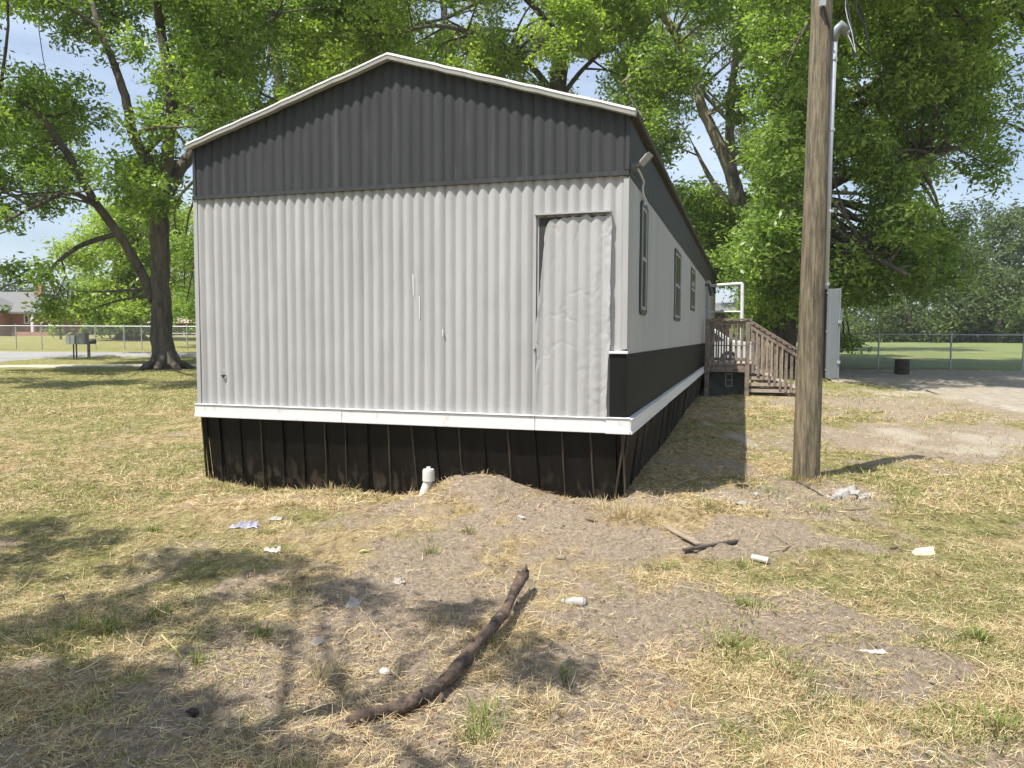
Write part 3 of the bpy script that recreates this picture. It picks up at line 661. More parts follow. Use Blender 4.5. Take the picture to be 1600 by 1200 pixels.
m_ = MB(); m_.tube([(.045, dv0 + .08, 1.85), (.085, dv0 + .08, 1.85)], .02, 10); m_.tube([(.085, dv0 + .08, 1.85), (.10, dv0 + .08, 1.85)], [.032, .022], 12); m_.build('handle', 'galv', dr)
# porch lamp by the door, flood lamp on the corner
m_ = MB(); m_.box((.06, 12.4, 2.68), (.10, .10, .06)); m_.tube([(.10, 12.4, 2.66), (.15, 12.4, 2.54), (.15, 12.4, 2.42)], [.03, .055, .04], 10); m_.build('porch_lamp', 'frame', home)
def hl(px, py, u):
    d = ray(px, py); n = np.array([HR[0], HR[1], 0]); t = np.dot(n, hw(u, 0) - EYE) / np.dot(n, d); P = EYE + d * t; a = to_local(P[0], P[1]); return Vector((a[0], a[1], P[2]))
pb = hl(994, 262, .05); ph = hl(1009, 250, .15)
R_ = Matrix.Rotation(math.radians(-48), 3, 'Y') @ Matrix.Rotation(math.radians(12), 3, 'X')
m_ = MB(); m_.box(ph, (.12, .10, .055), R_); m_.bar(pb, ph, .02, .02); m_.tube([(.005, pb.y, pb.z), (.06, pb.y, pb.z)], [.045, .035], 12); flm = m_.build('flood_lamp', 'lampgray', home, .006)
m_ = MB(); m_.box(ph + R_ @ Vector((0, 0, .030)), (.08, .07, .006), R_); m_.build('lens', 'white', flm)
cp = [hl(*p) for p in ((997, 264, .06), (1001, 272, .05), (1006, 284, .04), (1004, 296, .035), (1006, 306, .035), (1010, 313, .03), (1007, 320, .03))]
m_ = MB(); m_.tube(cp, .009, 6); m_.build('cable', 'white', flm)
# ------------------------------------------------------------------ cleanout pipe
P = gp(670, 778); Q = gp(675, 762, .12)
pipe = empty('cleanout_pipe', (P[0], P[1], P[2]), 'white plastic cleanout pipe sticking out of the soil at the black skirting', 'pipe')
base = hw(fl(671, 770, -.10)[0], -.12); gz_ = float(ground_h(base[0], base[1])); pipe.location = (base[0], base[1], gz_)
m_ = MB(); m_.tube([(-.05, -.02, -.05), (-.03, -.01, .02), (-.012, 0, .07), (0, 0, .11)], .040, 20); m_.tube([(0, 0, .10), (0, 0, .19)], [.054, .054], 20); m_.build('pipe', 'pvc', pipe, 0, True).data.shade_flat()
m_ = MB(); m_.tube([(0, 0, .188), (0, 0, .205)], .050, 20); m_.box((0, 0, .215), (.035, .035, .022)); m_.build('cap', 'pvc', pipe, .002)
# ------------------------------------------------------------------ wooden deck and steps
dk = hw(0, 11.75); gd = float(base_h(dk[0], dk[1]))
deck = empty('wooden_deck', (HO[0], HO[1], 0), 'weathered brown wooden deck with railing and open steps beside the door', 'deck', rz=-YAW)
V0, V1, FZ, RZ = 11.75, 13.9, .84, 1.83
def gl(u, v): w = hw(u, v); return float(base_h(w[0], w[1]))
m_ = MB()
for k in range(15): m_.box((.60, V0 + .07 + k * .145, FZ - .015), (1.10, .138, .03))
m_.build('floor', 'tread', deck, .003)
m_ = MB(); m_.box((.60, V0 - .002, FZ - .11), (1.12, .038, .15)); m_.box((1.16, (V0 + V1) / 2, FZ - .11), (.038, V1 - V0, .15)); m_.box((.60, V1, FZ - .11), (1.12, .038, .15)); m_.build('rim_joist', 'deck', deck, .003)
for (u, v) in ((.12, V0 - .05), (1.0, V0 - .05), (1.0, V1 + .05), (.12, V1 + .05)):
    m_ = MB(); m_.box((u, v, (RZ + gl(u, v) - .1) / 2), (.095, .095, RZ - gl(u, v) + .1)); m_.build('post', 'deck', deck, .004)
m_ = MB(); m_.box((.58, V0 - .05, RZ + .02), (1.02, .13, .035)); m_.bar((1.0, V0 - .05, RZ + .02), (2.12, V0 - .05, 1.14), .13, .035)
m_.build('handrail', 'deck', deck, .003)
for bx_ in (((.56, V0 - .05, RZ - .06), (.80, .04, .09)), ((.56, V0 - .05, FZ + .11), (.80, .04, .07)), ((.56, V0 - .055, FZ + .42), (.80, .03, .025))): m_ = MB(); m_.box(*bx_); m_.build('rail', 'deck', deck, .003)
m_ = MB(); m_.bar((1.0, V0 - .05, RZ - .10), (2.12, V0 - .05, 1.02), .04, .09); m_.build('rail', 'deck', deck)
m_ = MB(); m_.bar((1.0, V1 + .05, RZ + .02), (2.12, V1 + .05, 1.14), .13, .035);  m_.box((.56, V1 + .05, RZ + .02), (1.02, .13, .035)); m_.build('handrail', 'deck', deck, .003)
k = 0
for u in np.arange(.24, .95, .125):
    for v in (V0 - .02, V1 + .02):
        m_ = MB(); m_.box((u, v, (RZ + FZ) / 2 - .02), (.04, .035, RZ - FZ - .06)); m_.build('baluster', 'deck', deck, .002)
for u in np.arange(1.12, 2.2, .118):
    top = RZ - .02 - (u - 1.0) * (RZ - 1.12) / 1.12; bot = max(gl(u, V0) + .12, FZ - .12 - (u - 1.0) * .62)
    for v in (V0 - .02, V1 + .02):
        m_ = MB(); m_.box((u, v, (top + bot) / 2), (.045 + random.uniform(0, .02), .035, top - bot)); m_.build('baluster', 'deck' if v < 12.5 else 'board', deck, .002)
for i, (z, ue) in enumerate(((.685, 1.30), (.545, 1.58), (.405, 1.86), (.265, 2.14))):
    m_ = MB()
    for q in range(2): m_.box((ue - .09 - q * .15, (V0 + V1) / 2, z), (.14, V1 - V0 - .1, .035))
    m_.box(((1.06 + ue) / 2, V0 + .01, z - .02), (ue - 1.0, .04, .075)); st = m_.build('step', 'tread', deck, .003)
    if z > .3:
        for uu in np.arange(1.12, ue, .28): m_ = MB(); m_.box((uu, V0 + .08, z - .09), (.06, .05, .07)); m_.build('riser_block', 'deck', st)
m_ = MB(); m_.bar((1.05, V0 + .06, .62), (2.2, V0 + .06, .12), .04, .2); m_.build('stringer', 'deck', deck); m_ = MB(); m_.bar((1.05, V1 - .06, .62), (2.2, V1 - .06, .12), .04, .2); m_.build('stringer', 'deck', deck)
m_ = MB(); m_.box((.55, V0 + .30, .42), (.82, .02, .62)); m_.box((.93, V0 + .8, .42), (.02, 1., .62)); m_.box((.55, V0 + .285, .74), (.84, .03, .02)); m_.build('underdeck_panel', 'ply', deck)
fb = MB(); cx_, cz_ = .60, .46
for a, b_, c_, d_ in ((-.07, 0, .025, .30), (.07, 0, .025, .30), (0, .14, .115, .025), (0, -.14, .115, .025), (0, 0, .115, .02)): fb.box((cx_ + a, V0 + .27, cz_ + b_), (c_, .02, d_))
fb.build('vent_frame', 'frame_light', deck)
# white pipe frame behind the deck
px_ = at(1160, 500, 19.6); gz_ = float(base_h(px_[0], px_[1]))
fr = empty('pipe_frame', (px_[0], px_[1], gz_), 'white metal pipe frame standing behind the brown deck railing', 'frame')
def rel(P): return Vector((P[0] - px_[0], P[1] - px_[1], P[2] - gz_))
tp = rel(at(1160, 443, 19.6)); lf = rel(at(1100, 447, 20.6)); l2 = rel(at(1100, 487, 20.6)); m2_ = rel(at(1160, 487, 19.6))
m_ = MB(); m_.tube([(0, 0, -.1), tp], .042, 10); m_.build('post', 'white', fr); m_ = MB(); m_.tube([(lf.x, lf.y, -.1), lf], .042, 10); m_.build('post', 'white', fr)
m_ = MB(); m_.tube([tp, lf], .04, 10); m_.build('top_rail', 'white', fr); m_ = MB(); m_.tube([m2_, l2], .022, 8); m_.build('cross_rail', 'white', fr)
# ------------------------------------------------------------------ white car behind the home
cp_ = at(1164, 540, 27.0); cg = float(base_h(cp_[0] - 2, cp_[1]))
car = empty('parked_car', (cp_[0] - 2.2, cp_[1], cg), 'white parked car seen through the deck railing behind the home', 'car')
prof = [(-2.2, .25), (-2.2, .72), (-1.25, .88), (-.75, 1.32), (.95, 1.36), (1.55, .98), (2.2, .93), (2.22, .28), (1.75, .22), (-1.8, .22)]
m_ = MB(); m_.prism(prof, -.85, .85); m_.build('body', 'carpaint', car, .06)
for s in (-1, 1):
    m_ = MB(); m_.prism([(-1.05, .90), (-.68, 1.24), (.05, 1.27), (.05, .92)], s * .852, s * .862); m_.build('side_window', 'glass', car)
    m_ = MB(); m_.prism([(.12, .92), (.12, 1.27), (.86, 1.27), (1.25, .98)], s * .852, s * .862); m_.build('side_window', 'glass', car)
    for x in (-1.4, 1.4):
        m_ = MB(); m_.tube([(x, s * .72, .31), (x, s * .90, .31)], .31, 20); wh = m_.build('wheel', 'tire', car); m_ = MB(); m_.tube([(x, s * .89, .31), (x, s * .91, .31)], .18, 14); m_.build('rim', 'galv', wh)
m_ = MB(); m_.box((2.215, .0, .62), (.02, .5, .12)); m_.build('plate_recess', 'frame', car)
for s in (-1, 1): m_ = MB(); m_.box((2.205, s * .68, .78), (.03, .25, .13)); m_.build('tail_light', simple('red_lens', (.35, .02, .02), .25, .05, bmp=0) if s < 0 else 'rust', car)
# ------------------------------------------------------------------ utility pole
P = gp(1259, 748); Tt = at(1283, 0, P[1] + .02); PZ = P[2]
pole = empty('utility_pole', P, 'thick brown wooden utility pole with conduit and gray breaker box', 'utility pole')
lean = (Tt[0] - P[0]) / (Tt[2] - PZ); TH = 5.05
m_ = MB(); n = 26; V = []; Fq = []
for j in range(41):
    z = -.2 + (TH + .2) * j / 40; r = .130 - .0072 * z
    for k in range(n):
        a = 2 * PI * k / n; rr_ = r * (1 + .03 * float(vnoise(np.array(k * .9), np.array(z * .6), 5)) - .012 * (float(vnoise(np.array(k * 1.7), np.array(z * .15), 15)) > .72)); V.append((lean * z + rr_ * math.cos(a), rr_ * math.sin(a), z))
for j in range(40):
    for k in range(n): Fq.append((j * n + k, j * n + (k + 1) % n, (j + 1) * n + (k + 1) % n, (j + 1) * n + k))
Fq.append(tuple(40 * n + k for k in range(n))); m_.add(V, Fq); m_.build('pole', 'polewood', pole, 0, True)
def pl(px, py, dy=0.0): q = at(px, py, P[1] + dy); return Vector((q[0] - P[0], q[1] - P[1], q[2] - PZ))
c0, c1_, c2 = pl(1289, 452), pl(1295, 250), pl(1303, 62)
m_ = MB(); m_.tube([c0, c1_, c2], .034, 14); cd = m_.build('conduit', 'galv', pole, 0, True)
for t_ in ((1302, 93), (1298, 203), (1296.5, 330), (1290, 444)):
    m_ = MB(); q = pl(*t_); m_.tube([q - Vector((0, 0, .012)), q + Vector((0, 0, .012))], .041, 12); m_.box(q + Vector((-.035, .03, 0)), (.06, .02, .018)); m_.build('strap', 'galv', cd)
w0, w1, w2, w3 = pl(1303, 66), pl(1305, 48), pl(1313, 40), pl(1324, 50)
m_ = MB(); m_.tube([w0, w1, w2, w3], [.038, .044, .050, .044], 14); m_.tube([w3, pl(1328, 54)], [.044, .026], 12); m_.build('weatherhead', 'box', cd, 0, True)
def wire(pts, r, mat): m_ = MB(); m_.tube([pl(*p) for p in pts], r, 6); m_.build('wire', mat, pole)
wire(((1325, 52, 0), (1331, 70, -.05), (1335, 90, -.05), (1333, 60, -.05), (1327, 20, -.02), (1320, -20, 0)), .008, 'cable')
wire(((1323, 50, 0), (1330, 66, -.1), (1337, 82, -.1), (1331, 50, -.1), (1324, 28, -.05), (1321, 12, 0), (1322, -20, 0)), .005, 'alum')
wire(((1327, 54, 0), (1344, 74, .05), (1358, 88, .1), (1355, 60, .1), (1349, 30, .05), (1340, 6, 0), (1332, -16, 0)), .010, 'cable')
wire(((1335, -20, 0), (1340, 20, 0), (1352, 40, 0), (1356, 62, 0), (1358, 84, .02)), .007, 'cable')
wire(((1284, 2, -.13), (1290, 22, -.12), (1296, 44, -.10)), .009, 'cable')
m_ = MB(); q = pl(1285, 5, -.13); m_.box(q, (.05, .05, .06)); m_.build('bracket', 'galv', pole)
# breaker box: faces right, its deep side to the camera
bx = pl(1290, 520, -.02); zt_ = pl(1300, 452)[2]; zb_ = pl(1300, 591)[2]; hh = zt_ - zb_; zc = (zt_ + zb_) / 2
R_ = Matrix.Rotation(math.radians(14), 3, 'Z'); cx0 = pl(1296.5, 520)
bxc = Vector((cx0.x - .0, .0, zc))
m_ = MB(); m_.box(bxc, (.105, .13, hh), R_); bo = m_.build('breaker_box', 'box', pole, .004)
m_ = MB(); m_.box(bxc + R_ @ Vector((.060, 0, 0)), (.014, .146, hh + .012), R_); m_.build('door', 'box', bo, .003)
m_ = MB(); m_.tube([bxc + R_ @ Vector((.068, -.05, .26)), bxc + R_ @ Vector((.092, -.05, .24)), bxc + R_ @ Vector((.092, -.05, .13)), bxc + R_ @ Vector((.068, -.05, .11))], .008, 6); m_.build('handle', 'galv', bo)
for zz in (.40, .02, -.36): m_ = MB(); m_.blob(bxc + R_ @ Vector((-.056, -.02, zz)), .010, 1, 0, (.5, 1, 1)); m_.build('bolt', 'galv', bo)
for zz in (.12, -.28): m_ = MB(); m_.box(bxc + R_ @ Vector((.054, -.076, zz)), (.03, .012, .03), R_); m_.build('latch', 'galv', bo)
# ------------------------------------------------------------------ fences
def fence(name, label, x0, x1, Yf, posts, H, mesh_h):
    ga = float(base_h(x0, Yf)); e = empty(name, (x0, Yf, ga), label, 'fence', 'chain-link fences')
    def L(x, z): return (x - x0, 0, float(base_h(x, Yf)) - ga + z)
    xx = np.linspace(x0, x1, 14)
    m_ = MB(); m_.tube([L(x, H) for x in xx], .022, 6); m_.build('top_rail', 'chain', e)
    for x in posts: m_ = MB(); m_.tube([L(x, -.1), L(x, H + .04)], .03, 8); m_.tube([L(x, H + .03), L(x, H + .09)], [.04, .015], 8); m_.build('post', 'chain', e)
    m_ = MB(); st = .075; w = .0022; n = int((x1 - x0 + H) / st)
    for s in (1, -1):
        for k in range(n):
            xa = x0 + k * st - (H if s > 0 else 0); xb = xa + s * H if s > 0 else xa - H
            p = [(xa, .03), (xb, H)]
            def cl(p):
                (a, za), (b_, zb_) = p
                for lim in (x0, x1):
                    for i in (0, 1):
                        q = p[i]
                        if (lim == x0 and q[0] < x0) or (lim == x1 and q[0] > x1):
                            o = p[1 - i]
                            if (lim == x0 and o[0] <= x0) or (lim == x1 and o[0] >= x1): return None
                            t = (lim - o[0]) / (q[0] - o[0]); p[i] = (lim, o[1] + (q[1] - o[1]) * t)
                return p
            p = cl(p)
            if not p: continue
            a, b_ = L(*p[0]), L(*p[1]); yy = .004 * s
            m_.add([(a[0] - w, yy, a[2]), (a[0] + w, yy + .003, a[2]), (b_[0] + w, yy + .003, b_[2]), (b_[0] - w, yy, b_[2])], [(0, 1, 2, 3)])
    m_.build('wire_mesh', 'chain', e)
fx = lambda px, Y: (px - 800) / FP * Y / 1.0
fence('chain_link_fence', 'chain-link fence along the far side of the pale road', -44, -10, 40, [fx(p, 40) + 0 for p in (-150, -60, 26, 66, 150, 195, 222, 293, 380, 460)], 1.22, 1.2)
fence('chain_link_fence', 'chain-link fence between the gravel drive and the mown green field', 8, 34, 26.75, [fx(p, 26.75) for p in (1180, 1260, 1372, 1485, 1598, 1711, 1824, 1937, 2050, 2163)], 1.2, 1.2)
# ------------------------------------------------------------------ mailboxes
P = gp(118, 561); g = empty('mailbox_cluster', P, 'large gray double mailbox on two thin posts', 'mailbox', 'mailboxes beside the road')
def rl(px, py, dy=0): q = at(px, py, P[1] + dy); return Vector((q[0] - P[0], q[1] - P[1], q[2] - P[2]))
for px in (115.5, 120): a = rl(px, 561); b_ = rl(px, 538); m_ = MB(); m_.box((a.x, 0, b_.z / 2), (.045, .045, b_.z + .1)); m_.build('post', 'frame', g)
a = rl(119, 521); b_ = rl(134, 538); m_ = MB(); m_.box(((a.x + b_.x) / 2, .1, (a.z + b_.z) / 2), (b_.x - a.x, .35, a.z - b_.z)); m_.build('box', 'mail', g, .01)
for x0, x1 in ((105, 111.5), (112.2, 118.8)):
    a = rl(x0, 524); b_ = rl(x1, 538); m_ = MB(); m_.box(((a.x + b_.x) / 2, .02, (a.z + b_.z) / 2), (b_.x - a.x, .30, a.z - b_.z)); m_.build('small_box', 'mail_light', g, .01)
P = gp(139, 558); g = empty('mailbox', P, 'small dark mailbox with pale top on a single post', 'mailbox', 'mailboxes beside the road')
m_ = MB(); b_ = rl(139, 538); m_.box((0, 0, b_.z / 2), (.09, .09, b_.z + .1)); m_.build('post', 'deck', g)
a = rl(133, 530); b_ = rl(149, 537.5); m_ = MB(); m_.tube([(a.x, 0, (a.z + b_.z) / 2), (b_.x, 0, (a.z + b_.z) / 2)], (a.z - b_.z) / 2, 12); m_.build('box', 'frame', g); m_ = MB(); m_.box(((a.x + b_.x) / 2, 0, a.z + .01), (b_.x - a.x + .02, .12, .03)); m_.box((a.x - .01, 0, (a.z + b_.z) / 2), (.02, .2, .2)); m_.build('lid', 'mail_light', g)
# ------------------------------------------------------------------ drum and board on the drive
P = gp(1409, 586); g = empty('burn_barrel', P, 'short dark rusty drum at the gravel drive edge under a flat board', 'drum')
m_ = MB(); r = .215; hh = .48
m_.tube([(0, 0, -.03), (0, 0, .0), (0, 0, .16), (0, 0, .17), (0, 0, .18), (0, 0, .33), (0, 0, .34), (0, 0, .35), (0, 0, hh), (0, 0, hh + .01)], [r, r, r, r + .012, r, r, r + .012, r, r, r + .01], 24); m_.build('drum', 'rust', g, 0)
m_ = MB(); m_.box((-.13, 0, hh + .022), (.80, .22, .022), Matrix.Rotation(.02, 3, 'Y')); tag(m_.build('board', 'board', None), 'thin wooden board lying across the top of the dark drum', 'board').location = P
Q = gp(1385, 585); m_ = MB(); m_.box((0, 0, .012), (.75, .5, .02), Matrix.Rotation(.2, 3, 'Z')); tag(m_.build('sheet_panel', 'mail_light', None), 'flat pale panel lying on the ground left of the dark drum', 'panel').location = Q
# ------------------------------------------------------------------ far buildings
def house_at(px, py, Y): return at(px, py, Y)
Y = 72; A = at(-110, 527, Y); B_ = at(78, 527, Y); gA = 1.35
h = empty('brick_house', ((A[0] + B_[0]) / 2, Y + 4, gA), 'red brick house with gray roof beyond the road at the far left', 'house'); W_ = B_[0] - A[0]; ez = at(0, 489, Y)[2] - gA; rz2 = at(0, 456, Y + 4)[2] - gA
m_ = MB(); m_.box((-.6, 0, ez / 2 - .1), (W_ - 1.2, 8, ez + .2)); wx = at(18, 500, Y)[0] - h.location.x
m_.box(((-W_ / 2 + wx) / 2, -4.9, ez / 2 - .1), (wx + W_ / 2, 2, ez + .2)); m_.build('wall', 'brick', h)
m_ = MB()
for s in (-1, 1): m_.add([(-W_ / 2 - .4, s * 5.2, ez - .1), (W_ / 2 + .4, s * 5.2, ez - .1), (W_ / 2 - 1.6, 0, rz2), (-W_ / 2 + 1.6, 0, rz2), (-W_ / 2 - .4, s * 5.2, ez + .08), (W_ / 2 + .4, s * 5.2, ez + .08)], [(0, 1, 5, 4), (4, 5, 2, 3)])
m_.add([(W_ / 2 + .4, -5.2, ez + .08), (W_ / 2 + .4, 5.2, ez + .08), (W_ / 2 - 1.6, 0, rz2), (W_ / 2 + .4, -5.2, ez - .1), (W_ / 2 + .4, 5.2, ez - .1)], [(0, 1, 2), (0, 1, 4, 3)])
m_.add([(-W_ / 2 - .4, -6.4, ez - .1), (wx + .4, -6.4, ez - .1), (wx - 2.0, -3.2, ez + 1.7), (-W_ / 2 + 1.6, -1, ez + 1.7), (-W_ / 2 - .4, -6.4, ez + .08), (wx + .4, -6.4, ez + .08), (wx + .4, -3, ez + .6)], [(0, 1, 5, 4), (4, 5, 2, 3), (5, 6, 2)])
rf = m_.build('roof', 'shingle', h); cq = at(62, 447, Y + 3); m_ = MB(); m_.box((cq[0] - h.location.x, -1, cq[2] - gA - .5), (.7, .6, 1.4)); m_.build('chimney', 'brick', rf)
for px, yt, yb, yy in ((7, 493, 505, -5.92), (42, 492, 505, -4.02)):
    a = at(px - 3.5, yt, Y); b_ = at(px + 3.5, yb, Y); c = (a + b_) / 2; m_ = MB(); x = c[0] - h.location.x; zc = c[2] - gA; ww = b_[0] - a[0]; wh_ = a[2] - b_[2]
    for s in (-1, 1): m_.box((x + s * ww / 2, yy, zc), (.12, .08, wh_ + .12)); m_.box((x, yy, zc + s * wh_ / 2), (ww - .12, .08, .12))
    f = m_.build('window', 'white', h); m_ = MB(); m_.box((x, yy + .01, zc), (ww - .1, .04, wh_ - .1)); m_.build('pane', 'glass', f)
cx_ = at(61, 500, Y)[0] - h.location.x; m_ = MB(); m_.box((cx_, -5.0, ez / 2), (.22, .22, ez)); m_.build('porch_column', 'white', h); m_ = MB(); m_.box((cx_, -4.7, .1), (3.4, 1.4, .5)); m_.build('porch_slab', 'brick', h)
Y = 88; A = at(235, 515, Y); B_ = at(345, 515, Y); h = empty('low_house', ((A[0] + B_[0]) / 2, Y + 4, 1.4), 'long low house with tan roof far behind the left tree', 'house'); W_ = B_[0] - A[0]; ez = at(280, 505, Y)[2] - 1.4; rz2 = at(280, 494, Y + 4)[2] - 1.4
m_ = MB(); m_.box((0, 0, ez / 2 - .2), (W_, 8, ez + .4)); m_.build('wall', 'wall_dark', h)
m_ = MB()
for s in (-1, 1): m_.add([(-W_ / 2 - .4, s * 4.8, ez), (W_ / 2 + .4, s * 4.8, ez), (W_ / 2 - .5, 0, rz2), (-W_ / 2 + .5, 0, rz2)], [(0, 1, 2, 3)])
for s in (-1, 1): m_.add([(s * (W_ / 2 + .4), -4.8, ez), (s * (W_ / 2 + .4), 4.8, ez), (s * (W_ / 2 - .5), 0, rz2)], [(0, 1, 2)])
m_.build('roof', 'shingle_tan', h)
for k in range(5): f = MB(); f.box((-W_ / 2 + 1.2 + k * W_ / 5.5, -4.02, ez / 2 + .05), (.9, .08, .8)); ff = f.build('window', 'frame_light', h); f = MB(); f.box((-W_ / 2 + 1.2 + k * W_ / 5.5, -4.06, ez / 2 + .05), (.75, .04, .65)); f.build('pane', 'glass', ff)
m_ = MB(); m_.box((-.5, -5.2, .25), (5, .1, .08))
for k in range(4): m_.box((-2.5 + k * 1.4, -5.2, 0), (.12, .1, .7))
m_.build('porch_rail', 'white', h)
Y = 58; A = at(1108, 520, Y); B_ = at(1190, 520, Y); gb = float(base_h(A[0], Y)); h = empty('shed', ((A[0] + B_[0]) / 2, Y + 3, gb), 'brown shed with pale roof far behind the deck', 'shed'); W_ = B_[0] - A[0]; ez = at(1140, 489, Y)[2] - gb; rz2 = at(1140, 473, Y + 3)[2] - gb
m_ = MB(); m_.box((0, 0, ez / 2 - .2), (W_, 6, ez + .4)); m_.build('wall', 'wall_dark', h); m_ = MB(); m_.prism([(-W_ / 2 - .3, ez), (W_ / 2 + .3, ez), (W_ / 2 + .3, ez + .1), (-W_ / 2 - .3, ez + .1)], -3.4, -3.3)
for s in (-1, 1): m_.add([(-W_ / 2 - .3, s * 3.4, ez), (W_ / 2 + .3, s * 3.4, ez), (W_ / 2 + .3, 0, rz2), (-W_ / 2 - .3, 0, rz2)], [(0, 1, 2, 3)])
m_.build('roof', 'shingle', h); m_ = MB(); m_.box((.3, -3.02, 1.0), (.9, .06, 2.0)); m_.build('door', 'beige', h)
# ------------------------------------------------------------------ litter
def lit(name, m_, mat, label, cat, loc=None, bevel=0, smooth=False, group=None):
    o = m_.build(name, mat, None, bevel, smooth)
    if loc is not None: o.location = tuple(float(v) for v in loc)
    return tag(o, label, cat, group)
# big dead branch
pts = [(543, 1133, .02, .022), (560, 1121, .03, .030), (590, 1113, .035, .031), (620, 1106, .036, .031), (650, 1094, .038, .032), (676, 1079, .04, .033), (700, 1060, .045, .033), (722, 1034, .05, .032), (742, 1010, .055, .032), (765, 984, .06, .034), (786, 960, .075, .031), (798, 938, .09, .030), (808, 915, .11, .035), (817, 900, .13, .034), (823, 891, .138, .020)]
W3 = [gp(a, b_, h_) for a, b_, h_, r in pts]; O3 = gp(700, 1062); PP = [Vector(w - O3) for w in W3]
fine = []; fr_ = []
for i in range(len(PP) - 1):
    for k in range(4):
        t = k / 4; fine.append(PP[i].lerp(PP[i + 1], t) + Vector([random.uniform(-.003, .003) for _ in range(3)])); fr_.append((pts[i][3] * (1 - t) + pts[i + 1][3] * t) * random.uniform(.94, 1.05) * .84 * (1 + .12 * math.sin(i * 2.1 + k * .4)))
fine.append(PP[-1]); fr_.append(.010)
br_ = empty('dead_branch', O3, 'long dark crooked dead branch lying on the bare soil in front', 'branch')
m_ = MB(); m_.tube(fine, fr_, 16, wob=.26); m_.tube([PP[12], PP[13] + Vector((.015, .03, .03)), PP[13] + Vector((.02, .05, .05))], [.02, .014, .004], 8, wob=.4); m_.tube([PP[13], PP[13] + Vector((-.03, .02, .025))], [.016, .004], 6, wob=.5); m_.tube([PP[8], PP[8] + Vector((-.02, .01, .045)), PP[8] + Vector((-.035, .02, .055))], [.014, .009, .004], 7, wob=.4); m_.tube([PP[4], PP[4] + Vector((.015, .02, .04))], [.013, .005], 7, wob=.4); m_.build('stem', 'stick', br_, 0, True)
m_ = MB(); q = [Vector(gp(a, b_, h_) - O3) for a, b_, h_ in ((686, 1072, .03), (690, 1092, .012), (676, 1108, .008), (645, 1114, .006), (620, 1122, .004))]; m_.tube(q, [.012, .012, .009, .007, .003], 8, wob=.3); m_.build('twig', 'stick', br_, 0, True)
# bottle
P = gp(898, 948); g = empty('plastic_bottle', P + np.array([0, 0, .026]), 'crushed clear plastic bottle with white label lying right of the branch', 'bottle', rz=-.15)
m_ = MB(); m_.tube([(-.055, 0, .0), (-.045, 0, 0), (-.025, 0, 0), (-.018, 0, 0), (.02, 0, .002), (.03, 0, 0), (.055, 0, 0), (.062, 0, 0)], [.010, .014, .025, .027, .024, .028, .027, .018], 16, wob=.08); m_.build('bottle', 'bottle', g, 0, True)
m_ = MB(); m_.tube([(-.010, 0, 0), (.015, 0, .002), (.045, 0, 0)], [.0285, .0262, .0285], 16, cap=False, wob=.06); m_.build('label', 'paper', g, 0, True)
m_ = MB(); m_.tube([(-.072, .002, 0), (-.056, 0, 0)], .0145, 12); m_.build('cap', 'paper', g)
P = gp(602, 1054); m_ = MB(); m_.blob((0, 0, .014), .030, 3, .5, (1, .8, .6), 3); lit('foam_chunk', m_, 'foam', 'white rounded foam chunk on the soil left of the branch', 'foam', P)
def paper(px, py, w, h, label, name='paper_scrap', seed=1, up=.03, mat='paper'):
    P = gp(px, py); rr = random.Random(seed); V = []; n = 7
    for j in range(n):
        for i in range(n): V.append((w * (i / (n - 1) - .5) + rr.uniform(-.06, .06) * w, h * (j / (n - 1) - .5) + rr.uniform(-.06, .06) * h, .006 + up * (rr.random() ** 1.5) * (.4 + j / n)))
    m_ = MB(); m_.add(V, [(j * n + i, j * n + i + 1, (j + 1) * n + i + 1, (j + 1) * n + i) for j in range(n - 1) for i in range(n - 1)])
    o = lit(name, m_, mat, label, 'litter', P); sd_ = o.modifiers.new('t', 'SOLIDIFY'); sd_.thickness = .0012; return o
paper(553, 948, .07, .12, 'crumpled off-white wrapper left of the branch tip', seed=2, up=.032)
paper(382, 826, .20, .06, 'bluish gray crumpled scrap near the left end of the black skirting', seed=4, up=.05, mat=simple('gray_blue_scrap', (.34, .33, .40), .7, .3, 30))
paper(425, 863, .11, .05, 'small white crumpled scrap on the soil at left', seed=5, up=.035, mat='foam')
paper(430, 813, .10, .05, 'thin pale scrap above the white crumpled scrap at left', seed=6, up=.02)
paper(623, 912, .07, .05, 'curled tan scrap just above the off-white wrapper', seed=7, up=.03)
paper(1362, 1021, .13, .03, 'long narrow white scrap on the bare patch at lower right', seed=8, up=.012, mat='foam')
m_ = MB(); m_.tube([(-.055, .012, .02), (.055, -.012, .02)], .020, 14); lit('foam_cylinder', m_, 'foam', 'short white foam cylinder lying right of the dark board', 'foam', gp(1188, 878), 0).rotation_euler = (0, 0, -.55)
m_ = MB(); m_.add([(-.075, -.02, 0), (.06, -.035, 0), (.075, .03, 0), (-.07, .04, 0), (-.06, 0, .045), (.055, -.01, .062), (.068, .02, .04), (-.06, .02, .035)], [(0, 1, 2, 3), (4, 5, 6, 7), (0, 1, 5, 4), (1, 2, 6, 5), (2, 3, 7, 6), (3, 0, 4, 7)]); lit('foam_wedge', m_, simple('cream_foam', (.68, .60, .42), .8, .1, 30), 'cream wedge-shaped foam block in the grass at right', 'foam', gp(1444, 867), .006)
m_ = MB(); m_.blob((0, 0, .02), .06, 3, .6, (1.3, .8, .5), 13); lit('pale_stone', m_, 'plaster', 'flat pale stone in front of the shaded side yard', 'stone', gp(1157, 790))
m_ = MB(); m_.blob((0, 0, .015), .035, 2, .5, (1.2, .9, .6), 14); lit('small_stone', m_, 'plaster', 'small round pale stone above the flat pale stone', 'stone', gp(1180, 774))
P = gp(1326, 780); g = empty('concrete_rubble', P, 'heap of broken white concrete lumps on the soil right of the utility pole', 'rubble')
